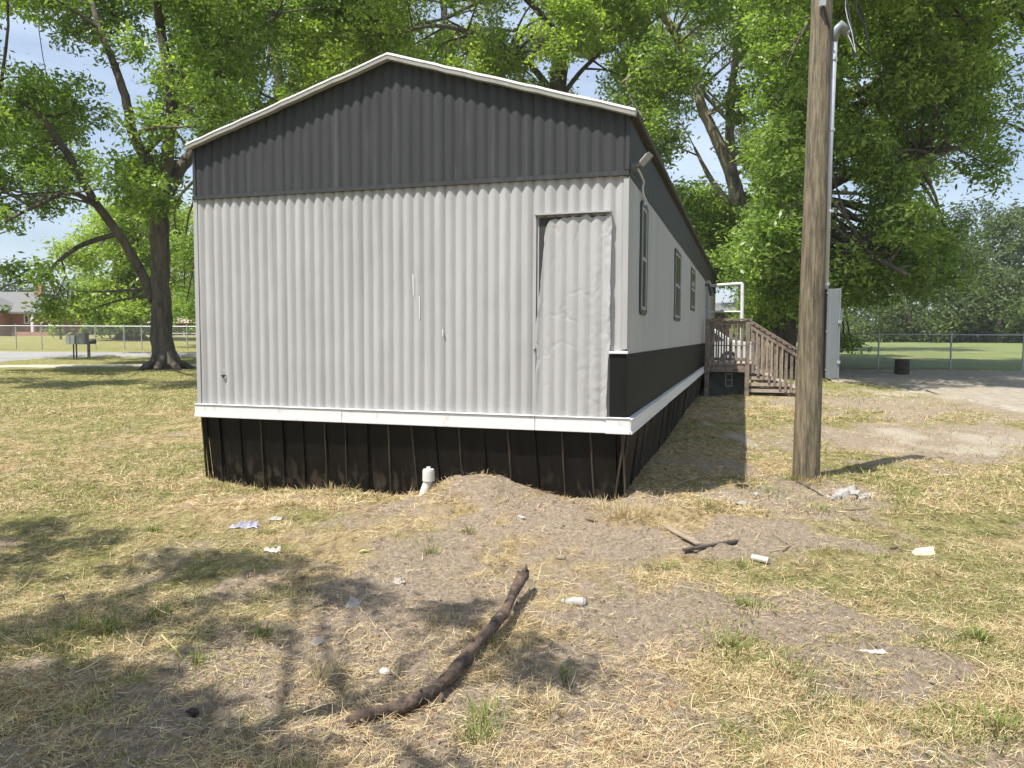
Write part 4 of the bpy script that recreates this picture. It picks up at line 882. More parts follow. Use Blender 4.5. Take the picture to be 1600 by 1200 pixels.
def chunk(m_, c, r, seed, fl_=(1, 1, .8)):
    import bmesh
    rr = random.Random(seed); bm = bmesh.new()
    for _ in range(13):
        d = Vector((rr.gauss(0, 1), rr.gauss(0, 1), rr.gauss(0, 1))).normalized() * r * rr.uniform(.75, 1.05); bm.verts.new((c[0] + d.x * fl_[0], c[1] + d.y * fl_[1], c[2] + d.z * fl_[2]))
    bmesh.ops.convex_hull(bm, input=bm.verts); bmesh.ops.delete(bm, geom=[v for v in bm.verts if not v.link_faces], context='VERTS')
    bm.verts.index_update(); m_.add([tuple(v.co) for v in bm.verts], [tuple(v.index for v in f.verts) for f in bm.faces]); bm.free()
rr = random.Random(31)
for i, (x, y, r) in enumerate(((-.04, 0, .085), (.06, .02, .08), (-.13, -.03, .05), (.02, .08, .10), (.15, -.01, .055), (.0, -.07, .045), (.10, -.06, .04), (-.09, .07, .06), (-.18, .02, .03), (.20, .04, .035))):
    m_ = MB(); chunk(m_, (x, y, r * .55), r, 40 + i, (1.15, 1, rr.uniform(.7, 1.1))); m_.build('lump', 'plaster' if i not in (5, 7) else 'board', g)
m_ = MB(); a = gp(1040, 828); b_ = gp(1092, 860); m_.bar((0, 0, .026), (b_[0] - a[0], b_[1] - a[1], .034), .045, .014); lit('gray_board', m_, 'board', 'thin gray-brown board half sunk in the ground', 'board', a, .003)
m_ = MB(); a = gp(1068, 868); b_ = gp(1152, 851); m_.bar((0, 0, .036), (b_[0] - a[0], b_[1] - a[1], .05), .03, .02); lit('dark_board', m_, 'darkwood', 'dark narrow wood strip touching the gray-brown board', 'board', a, .003)
def twig(pp, r, label, mat='darkwood', cat='twig'):
    a = gp(pp[0][0], pp[0][1]); m_ = MB(); m_.tube([Vector(gp(*p) - a) for p in pp], [r] * (len(pp) - 1) + [r * .3], 6, wob=.3); lit('twig', m_, mat, label, cat, a)
twig([(915, 811, .008), (932, 815, .012), (952, 823, .006)], .008, 'dark twig beside the dry bush at the home corner')
twig([(1202, 862, .01), (1222, 858, .02), (1236, 852, .012), (1205, 830, .04)], .006, 'thin curved brown twig right of the foam cylinder', 'board')
twig([(252, 992, .03), (272, 1012, .02), (298, 1045, .008)], .0035, 'thin pale straight stalk leaning at lower left', 'husk', 'stalk')
twig([(1245, 752, .03), (1265, 762, .02), (1290, 777, .008)], .008, 'dark bent twig at the foot of the utility pole')
twig([(1290, 790, .012), (1330, 796, .016), (1362, 794, .01)], .009, 'curved brown twig in front of the broken concrete', 'board')
twig([(1050, 760, .01), (1075, 750, .04), (1098, 744, .05)], .009, 'pale stick at the sunlit edge of the shaded side yard', 'board')
m_ = MB(); m_.box((0, 0, .012), (.085, .022, .012), Matrix.Rotation(-.9, 3, 'Z')); lit('wood_chip', m_, 'foam', 'white flat wood chip on the soil mound', 'wood chip', gp(814, 810), .002)
m_ = MB(); m_.tube([(-.03, -.015, .012), (0, 0, .016), (.035, .012, .01)], [.004, .011, .004], 8); lit('corn_husk', m_, 'husk', 'yellow-green husk lying on the soil above the wrapper', 'husk', gp(568, 864))
m_ = MB(); m_.blob((0, 0, .018), .03, 2, .9, (1.2, .8, 1), 61); m_.blob((-.03, .02, .012), .022, 2, .9, (1.4, .6, .8), 62); lit('dead_leaf_clump', m_, 'board', 'curled brown leaf clump above the bottle', 'leaf', gp(878, 876))
m_ = MB(); m_.blob((0, 0, .014), .026, 3, .6, (1.2, .8, .7), 71); lit('dark_pine_cone', m_, 'lump', 'dark rounded lump on the soil at lower left of the branch', 'cone', gp(300, 1118))
m_ = MB(); m_.blob((0, 0, .014), .034, 3, .8, (1.7, .8, .5), 72); lit('dark_clod', m_, 'lump', 'dark flat clod in the grass at the left edge', 'clod', gp(88, 936))
m_ = MB(); m_.blob((0, 0, .016), .04, 3, .6, (1.3, .9, .6), 73); lit('gray_stone', m_, simple('gray_stone', (.20, .18, .16), .9, .2, 20), 'gray flat stone in the shade left of the branch', 'stone', gp(497, 1010))
m_ = MB(); m_.blob((0, 0, .01), .02, 2, .6, (1.8, .8, .5), 74); lit('black_scrap', m_, 'lump', 'small black scrap in the grass left of the cream wedge', 'scrap', gp(1396, 858))
# ------------------------------------------------------------------ trees
def leaves_mesh(cent, nper, sig, size, flat=.6, aspect=.42, droop=.35):
    n = len(cent) * nper
    P = np.repeat(cent, nper, 0) + rng.normal(0, 1, (n, 3)) * np.array([sig, sig, sig * flat])
    a = rng.normal(0, 1, (n, 3)); a[:, 2] = a[:, 2] * .6 - droop; a /= np.linalg.norm(a, axis=1)[:, None]
    s = np.cross(a, rng.normal(0, 1, (n, 3)) * np.array([.7, .7, 1.0]) + np.array([0, 0, .5])); s /= (np.linalg.norm(s, axis=1)[:, None] + 1e-9)
    L = size * rng.uniform(.45, 1.45, (n, 1)); V = np.empty((n, 4, 3), np.float32)
    V[:, 0] = P; V[:, 1] = P + a * L * .5 + s * L * aspect * .5; V[:, 2] = P + a * L; V[:, 3] = P + a * L * .5 - s * L * aspect * .5
    Q = np.arange(n * 4).reshape(-1, 4)
    clump = np.repeat(rng.uniform(-.32, .32, len(cent)), nper); tint = np.clip(rng.uniform(.1, .9, n) + clump, 0, 1)
    return V.reshape(-1, 3), Q, tint
def smooth_path(pts, rad, k=4):
    pts = [Vector([float(c) for c in p]) for p in pts]; out = []; ro = []
    for i in range(len(pts) - 1):
        p0, p1, p2, p3 = pts[max(i - 1, 0)], pts[i], pts[i + 1], pts[min(i + 2, len(pts) - 1)]
        for j in range(k):
            t = j / k; out.append(.5 * ((2 * p1) + (p2 - p0) * t + (2 * p0 - 5 * p1 + 4 * p2 - p3) * t * t + (3 * p1 - p0 - 3 * p2 + p3) * t ** 3)); ro.append(rad[i] * (1 - t) + rad[i + 1] * t)
    out.append(pts[-1]); ro.append(rad[-1]); return out, ro
def tree(name, label, base, limbs, blobs, nsub, nleaf, lsize, mat='leaf', bark='bark', sig=.38, group=None, cat='tree', flare=0, twigs=True, flat=.6, nodes_from=0, rough=True):
    """limbs: list of (points, radii) world; blobs: (x,y,z,r) world"""
    e = empty(name, base, label, cat, group); B0 = Vector([float(v) for v in base]); rr = random.Random(hash(label) % 9999 if False else len(label) * 7 + int(abs(base[0]) * 10))
    m_ = MB(); nodes = []
    for li, (pts, rad) in enumerate(limbs):
        sp_, sr_ = smooth_path(pts, rad, 5)
        sp2 = [p + Vector((rr.uniform(-1, 1), rr.uniform(-1, 1), 0)) * r * .12 for p, r in zip(sp_, sr_)]
        m_.tube([p - B0 for p in sp2], sr_, 12 if rad[0] > .12 else 7, wob=.10)
        for p, r in list(zip(sp2, sr_))[3 if li == 0 else 0:]: nodes.append((p, r))
    if flare:
        for k in range(7):
            a = 2 * PI * k / 7 + .3; r0 = limbs[0][1][0]; d = Vector((math.cos(a), math.sin(a), 0)); L = flare * rr.uniform(.8, 1.25)
            m_.tube([d * r0 * .55 + Vector((0, 0, flare * 1.1)), d * r0 * .85 + Vector((0, 0, flare * .45)), d * (r0 + L * .35) + Vector((0, 0, .10)), d * (r0 + L * .8) + Vector((0, 0, -.02))], [r0 * .30, r0 * .34, r0 * .30, r0 * .12], 8, wob=.2)
    subs = []
    for (bx, by, bz, br_) in blobs:
        c = Vector((bx, by, bz))
        if twigs and nodes:
            best = min(nodes, key=lambda n: (n[0] - c).length + (max(0, n[0].z - c.z) * .1) + (5 if n[1] > .26 else 0) + rr.uniform(0, .8)); p, r = best
            d = (c - p).length; r1 = min(r * .6, .02 + d * .020); mid = p.lerp(c, .5) + Vector((rr.uniform(-1, 1), rr.uniform(-1, 1), rr.uniform(-.2, 1))) * d * .10
            sp_, sr_ = smooth_path([p, mid, c], [r1, r1 * .6, max(.012, r1 * .25)], 4); m_.tube([q - B0 for q in sp_], sr_, 6, wob=.15)
        k = max(3, int(nsub * (br_ ** 2)))
        for i in range(k):
            v = Vector((rr.gauss(0, 1), rr.gauss(0, 1), rr.gauss(0, 1))).normalized() * br_ * (rr.random() ** .45); v.z *= .75
            q = c + v; subs.append((q.x, q.y, q.z))
            if twigs and i % 4 == 0: m_.tube([c - B0, c.lerp(q, .5) - B0 + Vector((0, 0, .05 * br_)), q - B0], [.02, .013, .006], 4, wob=.2)
    tr = m_.build('trunk', bark, e, 0, True)
    V, Q, T = leaves_mesh(np.array(subs), nleaf, sig, lsize, flat)
    big_mesh('crown', V - np.array([float(v) for v in base]), Q, mat, e, False, T); return e, len(Q)
def region(n, x0, x1, y0, y1, Y0, dY, r, gaps=(), inside=None, seed=1):
    rr = random.Random(seed); out = []; tries = 0
    while len(out) < n and tries < n * 60:
        tries += 1; px, py = rr.uniform(x0, x1), rr.uniform(y0, y1)
        if inside and not inside(px, py): continue
        rad = rr.uniform(*r); Y = Y0 + rr.uniform(-dY, dY); rp = rad * FP / Y
        if any((px - gx_) ** 2 + (py - gy_) ** 2 < (gr_ + rp * .75) ** 2 for gx_, gy_, gr_ in gaps): continue
        if any((px - q[0]) ** 2 + (py - q[1]) ** 2 < (rp * .55) ** 2 and abs(Y - q[2]) < rad * .9 for q in out): continue
        out.append((px, py, Y, rad))
    return [(*at(a, b_, Y), rad) for a, b_, Y, rad in out]
tot = 0
def pts_(L): return [at(*p) for p in L]
# 1. big pecan at left
P = gp(258, 577); Y = P[1]
limbs = [([P - np.array([0, 0, .2]), at(254, 540, Y), at(251, 470, Y), at(250, 400, Y), at(248, 330, Y), at(250, 300, Y), at(262, 240, Y), at(268, 150, Y), at(250, 40, Y), at(235, -80, Y), at(230, -180, Y)], [.46, .38, .325, .31, .315, .27, .21, .18, .15, .12, .05]),
         (pts_([(240, 468, Y), (215, 415, Y - .4), (185, 365, Y - .8), (155, 325, Y - 1), (130, 285, Y - 1.3), (105, 240, Y - 1.6), (70, 190, Y - 2), (40, 162, Y - 2.2), (0, 140, Y - 2.5), (-80, 120, Y - 3)]), [.18, .16, .145, .135, .13, .12, .11, .10, .09, .05]),
         (pts_([(250, 320, Y), (235, 260, Y - .5), (210, 215, Y - .8), (195, 150, Y - 1), (178, 100, Y - 1), (150, 30, Y - 1), (130, -60, Y)]), [.25, .2, .17, .14, .12, .10, .05]),
         (pts_([(262, 300, Y), (280, 265, Y + .6), (305, 235, Y + 1), (330, 195, Y + 1.2), (333, 140, Y + 1.2), (345, 60, Y + 1.2), (370, -60, Y + 1)]), [.24, .22, .2, .19, .17, .12, .05]),
         (pts_([(268, 150, Y), (300, 105, Y), (340, 80, Y + .5), (380, 60, Y + 1), (440, 20, Y + 1)]), [.14, .12, .10, .09, .04]),
         (pts_([(185, 365, Y - .8), (130, 382, Y - 1.5), (95, 405, Y - 2), (70, 430, Y - 2.4), (40, 442, Y - 2.8)]), [.09, .08, .065, .05, .03]),
         (pts_([(155, 325, Y - 1), (110, 300, Y - 2), (60, 320, Y - 3), (10, 345, Y - 4)]), [.10, .08, .06, .03]),
         (pts_([(250, 40, Y), (245, -10, Y - 1), (255, -80, Y - 2)]), [.14, .12, .05])]
gaps = [(8, 60, 26), (100, 106, 12), (182, 165, 10), (135, 238, 14), (232, 22, 12), (250, 75, 8), (190, 232, 8), (60, 355, 12), (130, 345, 26), (30, 320, 10), (20, 270, 8), (300, 300, 16), (430, 105, 10)]
blobs = region(66, -60, 460, -60, 290, Y, 4, (.8, 1.55), gaps, lambda x, y: y < 300 - max(0, x - 200) * .9 and not (x > 60 and y > 250 and x < 200), 3)
blobs += region(14, -80, 95, 260, 345, Y - 2.5, 1.8, (.6, .9), gaps, None, 4) + region(9, -60, 95, 410, 475, Y - 3, 1.2, (.40, .58), [(40, 490, 48)], None, 5)
blobs += region(6, 70, 150, 425, 500, Y, 1.0, (.38, .55), [(110, 375, 20)], lambda x, y: abs(x - 110) < 50 and y > 440, 6) + region(12, 210, 330, 240, 330, Y, 2, (.45, .8), gaps, None, 8)
blobs += [(P[0] + random.uniform(-8, 9), P[1] + random.uniform(-7, 8), random.uniform(13.5, 19), random.uniform(1.2, 2.2)) for _ in range(26)]
blobs += [(P[0] + random.uniform(-9, 5), P[1] + random.uniform(2, 8), random.uniform(7, 12), random.uniform(1., 1.6)) for _ in range(8)]
blobs += [(random.uniform(-19, -8.5), random.uniform(15.5, 21), random.uniform(10.8, 13), random.uniform(1.0, 1.6)) for _ in range(20)]
_, n = tree('pecan_tree', 'large forked pecan tree with dark flared trunk at the left, before the pale road', P, limbs, blobs, 20, 40, .19, 'leaf', 'bark', .21, None, 'tree', .55); tot += n
# 2. bright smaller tree beyond the road at left
P = gp(203, 545); P = at(203, 527, 60.); P[2] = float(base_h(P[0], 60)); Y = 60
limbs = [([P - np.array([0, 0, .3]), P + np.array([0, 0, 1.5]), P + np.array([.2, 0, 4]), P + np.array([0, 0, 7]), P + np.array([0, 0, 10])], [.75, .62, .5, .35, .1])]
blobs = region(46, 120, 325, 300, 492, Y, 4.5, (1.2, 2.1), [(90, 330, 30)], lambda x, y: ((x - 215) / 105) ** 2 + ((y - 410) / 92) ** 2 < 1, 9)
_, n = tree('shade_tree', 'bright green low-branched tree on the lawn behind the chain-link fence at left', P, limbs, blobs, 9, 36, .33, 'leaf_y', 'bark', .40, None, 'tree', .8); tot += n
# 3. tree behind the left roof slope
P = at(325, 527, 38.); P[2] = float(base_h(P[0], 38)); Y = 38
limbs = [([P, at(328, 400, Y), at(330, 260, Y), at(332, 190, Y), at(345, 100, Y), at(360, 0, Y), at(370, -110, Y)], [.42, .38, .34, .32, .24, .18, .06]), (pts_([(330, 260, Y), (400, 180, Y + 1), (470, 120, Y + 1), (520, 40, Y)]), [.18, .15, .11, .05])]
blobs = region(30, 330, 540, -50, 190, Y, 3, (1.1, 1.9), [(430, 105, 16), (422, 150, 10), (392, 168, 8)], lambda x, y: y < 235 - (x - 300) * .48, 11) + region(14, 280, 420, 330, 500, Y + 8, 3, (1.3, 2.), (), None, 12)
_, n = tree('back_tree', 'dark green tree rising behind the left roof slope', P, limbs, blobs, 14, 42, .23, 'leaf', 'bark', .28, 'tall trees behind the home'); tot += n
# 4. large tree behind the roof ridge
P = at(868, 527, 36.); P[2] = float(base_h(P[0], 36)); Y = 36
limbs = [([P, at(870, 350, Y), at(870, 200, Y), at(872, 120, Y), at(878, 60, Y), at(885, -40, Y), at(880, -150, Y)], [.5, .45, .42, .40, .3, .2, .08]),
         (pts_([(872, 160, Y), (852, 130, Y - 1), (815, 90, Y - 2), (760, 60, Y - 3), (680, 40, Y - 4), (600, 60, Y - 5)]), [.2, .16, .13, .1, .08, .04]),
         (pts_([(872, 160, Y), (905, 115, Y), (940, 80, Y), (980, 40, Y)]), [.13, .10, .09, .04]), (pts_([(878, 60, Y), (800, -20, Y - 1), (700, -60, Y - 3)]), [.15, .12, .06])]
gaps = [(845, 112, 8), (815, 5, 14), (935, 112, 18), (905, 128, 8), (700, 22, 7), (760, 10, 6), (665, 12, 6)]
blobs = region(60, 470, 1010, -60, 170, Y - 3, 3.5, (1.0, 1.7), gaps, lambda x, y: y < (110 + abs(x - 612) * .24 if x > 612 else 110 + (612 - x) * .45), 13)
blobs += [(P[0] + random.uniform(-12, 6), P[1] + random.uniform(-6, 5), random.uniform(17, 22), random.uniform(1.4, 2.2)) for _ in range(16)]
_, n = tree('back_tree', 'broad sunlit yellow-green tree rising behind the roof ridge', P, limbs, blobs, 16, 44, .21, 'leaf_y', 'bark', .22, 'tall trees behind the home'); tot += n
# trees further back, filling between the crowns
for px, Y, sd_, lab, gx0, gx1 in ((430, 50, 41, 'dark tree furthest back between the left pecan and the roof ridge', 330, 620), (700, 54, 42, 'dark tree furthest back directly above the right roof slope', 560, 900), (1010, 50, 43, 'dark tree furthest back above the right corner of the home', 860, 1180), (1290, 48, 44, 'dark tree furthest back behind the top of the utility pole', 1160, 1440)):
    P = at(px, 527, Y); P[2] = float(base_h(P[0], Y))
    limbs = [([P, at(px, 300, Y), at(px + 8, 150, Y), at(px - 6, 30, Y), at(px, -90, Y)], [.5, .42, .34, .24, .08])]
    gp_ = [(430, 105, 12), (392, 168, 8), (845, 112, 6), (935, 112, 14), (1085, 238, 22), (1130, 108, 14), (1185, 318, 8), (1322, 288, 20), (1340, 160, 5), (1350, 95, 5), (815, 5, 10), (700, 22, 5), (1200, 140, 8), (1035, 30, 8)]
    bl = region(34, gx0, gx1, -60, 420, Y, 3.5, (1.5, 2.4), gp_, lambda x, y: (px < 560 and y < 330) or (560 <= px < 860 and y < 200) or (px > 860 and y < 420 and x > 940 + (y - 120) * .42) or y < 100, sd_)
    _, n = tree('back_tree', lab, P, limbs, bl, 6, 40, .30, 'leaf_d', 'bark', .42, 'tall trees furthest back'); tot += n
# 5. right tree with pale leaning trunk
P = gp(1172, 606); P = at(1172, 540, 32.); P[2] = float(base_h(P[0], 32)); Y = 32
limbs = [([P, at(1168, 430, Y), at(1160, 370, Y), at(1153, 320, Y), at(1143, 270, Y), at(1122, 220, Y), at(1098, 172, Y), at(1085, 120, Y), at(1055, 55, Y), at(1030, 15, Y), at(1000, -10, Y), at(960, -60, Y)], [.42, .38, .35, .33, .28, .24, .21, .18, .16, .15, .14, .06]),
         (pts_([(1145, 285, Y), (1142, 230, Y + .6), (1140, 170, Y + .8), (1150, 90, Y + 1), (1160, 0, Y + 1), (1160, -90, Y + 1)]), [.24, .2, .18, .15, .12, .05]),
         (pts_([(1153, 330, Y), (1125, 300, Y + .8), (1105, 270, Y + 1.2), (1085, 230, Y + 1.5)]), [.16, .13, .10, .05]), (pts_([(1085, 120, Y), (1020, 100, Y - 1), (970, 130, Y - 2)]), [.1, .08, .04]),
         (pts_([(1055, 55, Y), (1020, 70, Y), (1012, 110, Y)]), [.08, .06, .03])]
gaps = [(1085, 238, 24), (1130, 108, 17), (1185, 318, 10), (1170, 285, 8), (1200, 140, 12), (1035, 30, 12), (1150, 205, 8), (1060, 255, 8), (1075, 200, 7), (1120, 250, 18), (1140, 300, 14), (1105, 205, 12)]
blobs = region(64, 975, 1270, -60, 380, Y, 3.5, (.75, 1.35), gaps, lambda x, y: y < 400 and x > 960 + max(0, (y - 120)) * .36, 15)
blobs += region(34, 1090, 1275, 320, 470, Y + 3, 2.5, (.9, 1.5), [(1135, 470, 18)], lambda x, y: x > 960 + (y - 120) * .42, 16)
_, n = tree('side_tree', 'tall tree with pale forked leaning trunk behind the wooden deck', P, limbs, blobs, 18, 46, .20, 'leaf', 'bark_light', .24, 'tall trees right of the home'); tot += n
# 6. wide tree behind the pole
P = at(1222, 540, 27.0); P[2] = float(base_h(P[0], 27.0)); Y = 27.0
limbs = [([P, at(1226, 440, Y), at(1240, 360, Y), at(1262, 280, Y), at(1290, 200, Y), at(1310, 100, Y), at(1320, -20, Y), at(1320, -120, Y)], [.48, .44, .4, .34, .26, .2, .15, .06]),
         (pts_([(1250, 320, Y), (1310, 280, Y - 2), (1370, 260, Y - 3), (1440, 240, Y - 4), (1500, 230, Y - 5)]), [.25, .2, .16, .11, .05]),
         (pts_([(1290, 200, Y), (1350, 160, Y - 1), (1430, 110, Y - 2), (1500, 60, Y - 3), (1540, 40, Y - 3)]), [.22, .18, .13, .08, .04]), ([at(1300, 150, Y), np.array([11.5, 25, 9.5]), np.array([12, 22, 10.8]), np.array([12.5, 19, 11.2]), np.array([13, 16.5, 11.3])], [.17, .14, .12, .09, .04]), ([at(1310, 100, Y), np.array([9.5, 24, 11]), np.array([8.5, 21, 11.6]), np.array([7.5, 18, 11.6])], [.14, .12, .09, .04]), (pts_([(1240, 370, Y), (1300, 380, Y - 3), (1360, 400, Y - 5), (1420, 430, Y - 6)]), [.16, .12, .08, .04])]
gaps = [(1322, 288, 24), (1372, 122, 9), (1348, 95, 7), (1430, 175, 6), (1465, 160, 6), (1340, 160, 6), (1415, 200, 5), (1492, 250, 10), (1455, 285, 14), (1310, 325, 6)]
def ins(x, y):
    if y < 60: return x < 1545
    if y < 260: return x < 1535 - (12 * math.sin(y * .09))
    if y < 330: return x < 1470
    return x < 1425 and y < 430 + (1425 - x) * .30
blobs = region(130, 1200, 1560, -60, 345, Y - 1.5, 4.5, (.65, 1.1), gaps, ins, 17) + region(54, 1180, 1440, 330, 480, Y - 1.5, 4.5, (.7, 1.1), gaps, ins, 18) + region(34, 1400, 1555, 60, 325, Y - 2, 4, (.6, .95), [(1492, 250, 8), (1455, 285, 10), (1560, 330, 20)], None, 29) + region(16, 1400, 1490, 335, 450, Y - 2, 2.5, (.6, .95), (), None, 28)
blobs += region(34, 1150, 1245, 380, 505, Y + 2, 3, (.8, 1.2), [(1140, 465, 14)], None, 19)
blobs += [(P[0] + random.uniform(-3, 9), P[1] + random.uniform(-7, 3), random.uniform(12.5, 16), random.uniform(1.2, 1.8)) for _ in range(26)] + [(random.uniform(6, 14.5), random.uniform(16.5, 20.5), random.uniform(10.3, 12.2), random.uniform(1.0, 1.5)) for _ in range(30)] + region(4, 1300, 1335, 528, 552, Y - 1, .5, (.3, .42), (), None, 20)
_, n = tree('side_tree', 'widest dense tree spreading behind the utility pole towards the gravel drive', P, limbs, blobs, 23, 42, .17, 'leaf', 'bark', .21, 'tall trees right of the home', flare=.7); tot += n
# 7. tree outside the right edge reaching in
P = np.array([27.0, 25.5, float(base_h(27., 25.5))]); Y = 25
limbs = [([P, P + np.array([0, 0, 3]), P + np.array([-.4, 0, 6]), P + np.array([-.5, 0, 10]), P + np.array([-.5, 0, 14])], [.4, .35, .3, .2, .06]), ([P + np.array([-.4, 0, 6]), at(1660, 240, Y), at(1610, 210, Y), at(1570, 190, Y)], [.18, .12, .06, .02]), ([P + np.array([-.4, 0, 7.5]), at(1660, 80, Y), at(1600, 25, Y), at(1540, 10, Y)], [.18, .12, .08, .03])]
blobs = region(24, 1500, 1700, -60, 22, Y, 2, (.6, 1.0), (), None, 21) + region(10, 1575, 1700, 85, 200, Y, 1.5, (.35, .6), (), None, 22) + region(14, 1640, 1800, 100, 300, Y, 3, (.9, 1.4), (), None, 23)
_, n = tree('side_tree', 'tree whose leafy twigs reach in from the upper right edge', P, limbs, blobs, 9, 22, .18, 'leaf', 'bark', .32, 'tall trees right of the home'); tot += n
# 8. tree behind the photographer whose boughs shade the lower left of the yard
SUN = np.array([-.40, -.35, 1.0])
sh = []
for px, py, r, h_ in [(40, 825, .32, 7.5), (120, 840, .26, 7), (20, 870, .16, 7.3), (290, 872, .24, 6.8), (350, 880, .24, 7.), (420, 885, .24, 7.2), (470, 905, .20, 6.5), (520, 925, .20, 6.6), (560, 935, .12, 6.8), (165, 940, .13, 7.), (90, 980, .20, 7), (200, 965, .13, 7.1), (250, 975, .14, 6.5), (310, 985, .16, 6.9), (420, 1000, .15, 6.4), (360, 940, .10, 6.8),
                  (690, 960, .17, 6.2), (725, 950, .12, 6.2), (840, 1020, .14, 6.), (870, 1045, .12, 5.9), (30, 1100, .26, 6.4), (100, 1110, .26, 6.2), (60, 1160, .32, 6.2), (160, 1150, .30, 6.), (240, 1145, .24, 5.9), (300, 1170, .24, 6.), (380, 1185, .18, 6.3), (180, 1200, .3, 5.9), (60, 1220, .35, 6),
                  (440, 1205, .15, 5.8), (-60, 1000, .3, 7), (-80, 900, .4, 7.2), (-40, 1100, .3, 6), (330, 1230, .25, 6.1), (700, 1240, .1, 6)]:
    d = ray(px, py); G = EYE + d * (CH / -d[2]); sh.append((G[0] + SUN[0] * h_, G[1] + SUN[1] * h_, h_, r * 1.35))
for _ in range(26): sh.append((random.uniform(-11, -4.5), random.uniform(-6.5, -.5), random.uniform(5.5, 10.5), random.uniform(.5, .9)))
P = np.array([-6.5, -3.0, 0.])
limbs = [([P, P + np.array([0, 0, 2]), P + np.array([.2, .2, 4.5]), P + np.array([0, .2, 7]), P + np.array([0, 0, 10])], [.36, .32, .26, .2, .06]), ([P + np.array([.2, .2, 4.2]), P + np.array([1.5, 1.5, 5.2]), P + np.array([2.6, 3., 5.8]), P + np.array([3.6, 4., 6.])], [.16, .11, .08, .03]), ([P + np.array([.1, .2, 5]), P + np.array([.5, 2.4, 6.2]), P + np.array([1.2, 4., 6.8])], [.13, .09, .03])]
_, n = tree('pecan_tree', 'leafy tree standing behind the viewer, shading the lower left of the yard', P, limbs, sh, 80, 26, .13, 'leaf', 'bark', .09); tot += n
# far woods on the right
rr = random.Random(77)
fw = [(1335, 415, 104, 'leaf_far'), (1375, 395, 98, 'leaf_far'), (1408, 405, 92, 'leaf_far'), (1440, 375, 100, 'leaf_far'), (1470, 345, 96, 'pine'), (1500, 330, 104, 'pine'), (1535, 318, 98, 'pine'), (1512, 400, 88, 'leaf_far'), (1560, 345, 90, 'leaf_far'), (1588, 335, 95, 'pine'), (1615, 345, 88, 'leaf_far'), (1660, 330, 92, 'leaf_far'), (1480, 440, 86, 'leaf_far'), (1560, 440, 84, 'leaf_far'), (1300, 430, 108, 'leaf_far'), (1260, 430, 105, 'leaf_far'), (1220, 440, 100, 'leaf_far'), (1180, 445, 104, 'leaf_far'), (1610, 440, 84, 'leaf_far'), (1420, 450, 88, 'leaf_far'), (1720, 340, 95, 'leaf_far')]
fwl = ['hazy low tree just right of the breaker box beyond the field', 'bright low tree above the left end of the board-topped drum', 'rounded tree directly above the dark drum', 'dull green tree above the right side of the drum', 'slim dark pine left of the tallest pines', 'dark pine second from the left in the tall woods', 'tallest dark pine at the skyline near the power line', 'bushy tree in front of the tall pines', 'rounded leafy tree between the two rightmost pines', 'dark pine rising at the right edge of the photo', 'leafy tree cut by the right edge of the photo', 'broad tree just beyond the right edge', 'low tree at the field edge left of the bushy tree', 'low tree at the field edge below the tall pines', 'hazy tree behind the breaker box', 'hazy tree behind the utility pole beyond the field', 'hazy tree left of the utility pole beyond the field', 'hazy tree glimpsed above the white pipe frame', 'low bushy tree at the field edge near the right edge', 'low spreading tree at the field edge left of centre of the woods', 'outermost tree beyond the right edge']
for i, (px, py, Y, mt) in enumerate(fw):
    P = at(px, 527, Y); P[2] = float(base_h(P[0], Y)); top = at(px, py - 14, Y)[2]; H = top - P[2]; wdt = rr.uniform(4.2, 5.8) if mt != 'pine' else rr.uniform(3.2, 4.2); bl = []
    for k in range(26 if H > 9 else 16):
        t = rr.random() ** .8; z = P[2] + H * (.06 + .90 * t); w = wdt * (math.sin(PI * min(.95, t * .75 + .28)) + .05) * (1 if mt != 'pine' else (1.15 - .6 * t)); a = rr.uniform(0, 2 * PI); q = rr.random() ** .5 * w
        bl.append((P[0] + q * math.cos(a), P[1] + q * math.sin(a), z, rr.uniform(1.2, 2.0)))
    bl.append((P[0], P[1], top - 1, 1.2))
    lab = fwl[i]
    _, n = tree('pine_tree' if mt == 'pine' else 'woodland_tree', lab, P, [([P, P + np.array([0, 0, H * .4]), P + np.array([.2, 0, H * .9])], [.32, .25, .08])], bl, 3, 20, .50, mt, 'bark', .75, 'trees of the woods beyond the field', 'pine' if mt == 'pine' else 'tree', twigs=False); tot += n
# far woods on the left and behind the houses
lwl = ['dark pine behind the brick house roof', 'leafy tree right behind the brick chimney', 'hazy dark pine right of the brick house', 'dull tree left of the bright low-branched tree', 'dull tree behind the left side of the bright low-branched tree', 'dull tree behind the trunk of the bright low-branched tree', 'rounded tree behind the left end of the long low house', 'rounded tree behind the right end of the long low house', 'leafy tree hidden behind the left wall of the home', 'leafy tree left of the brick house roof', 'outermost leafy tree beyond the left edge', 'dull tree beyond the home behind its left corner']
lw = [(20, 440, 115, 'pine'), (60, 445, 120, 'leaf_far'), (108, 432, 118, 'pine'), (140, 440, 112, 'leaf_far'), (175, 440, 118, 'leaf_far'), (215, 440, 116, 'leaf_far'), (255, 430, 112, 'leaf_far'), (290, 425, 118, 'leaf_far'), (330, 420, 112, 'leaf_far'), (-30, 440, 116, 'leaf_far'), (-80, 430, 118, 'leaf_far'), (370, 430, 112, 'leaf_far')]
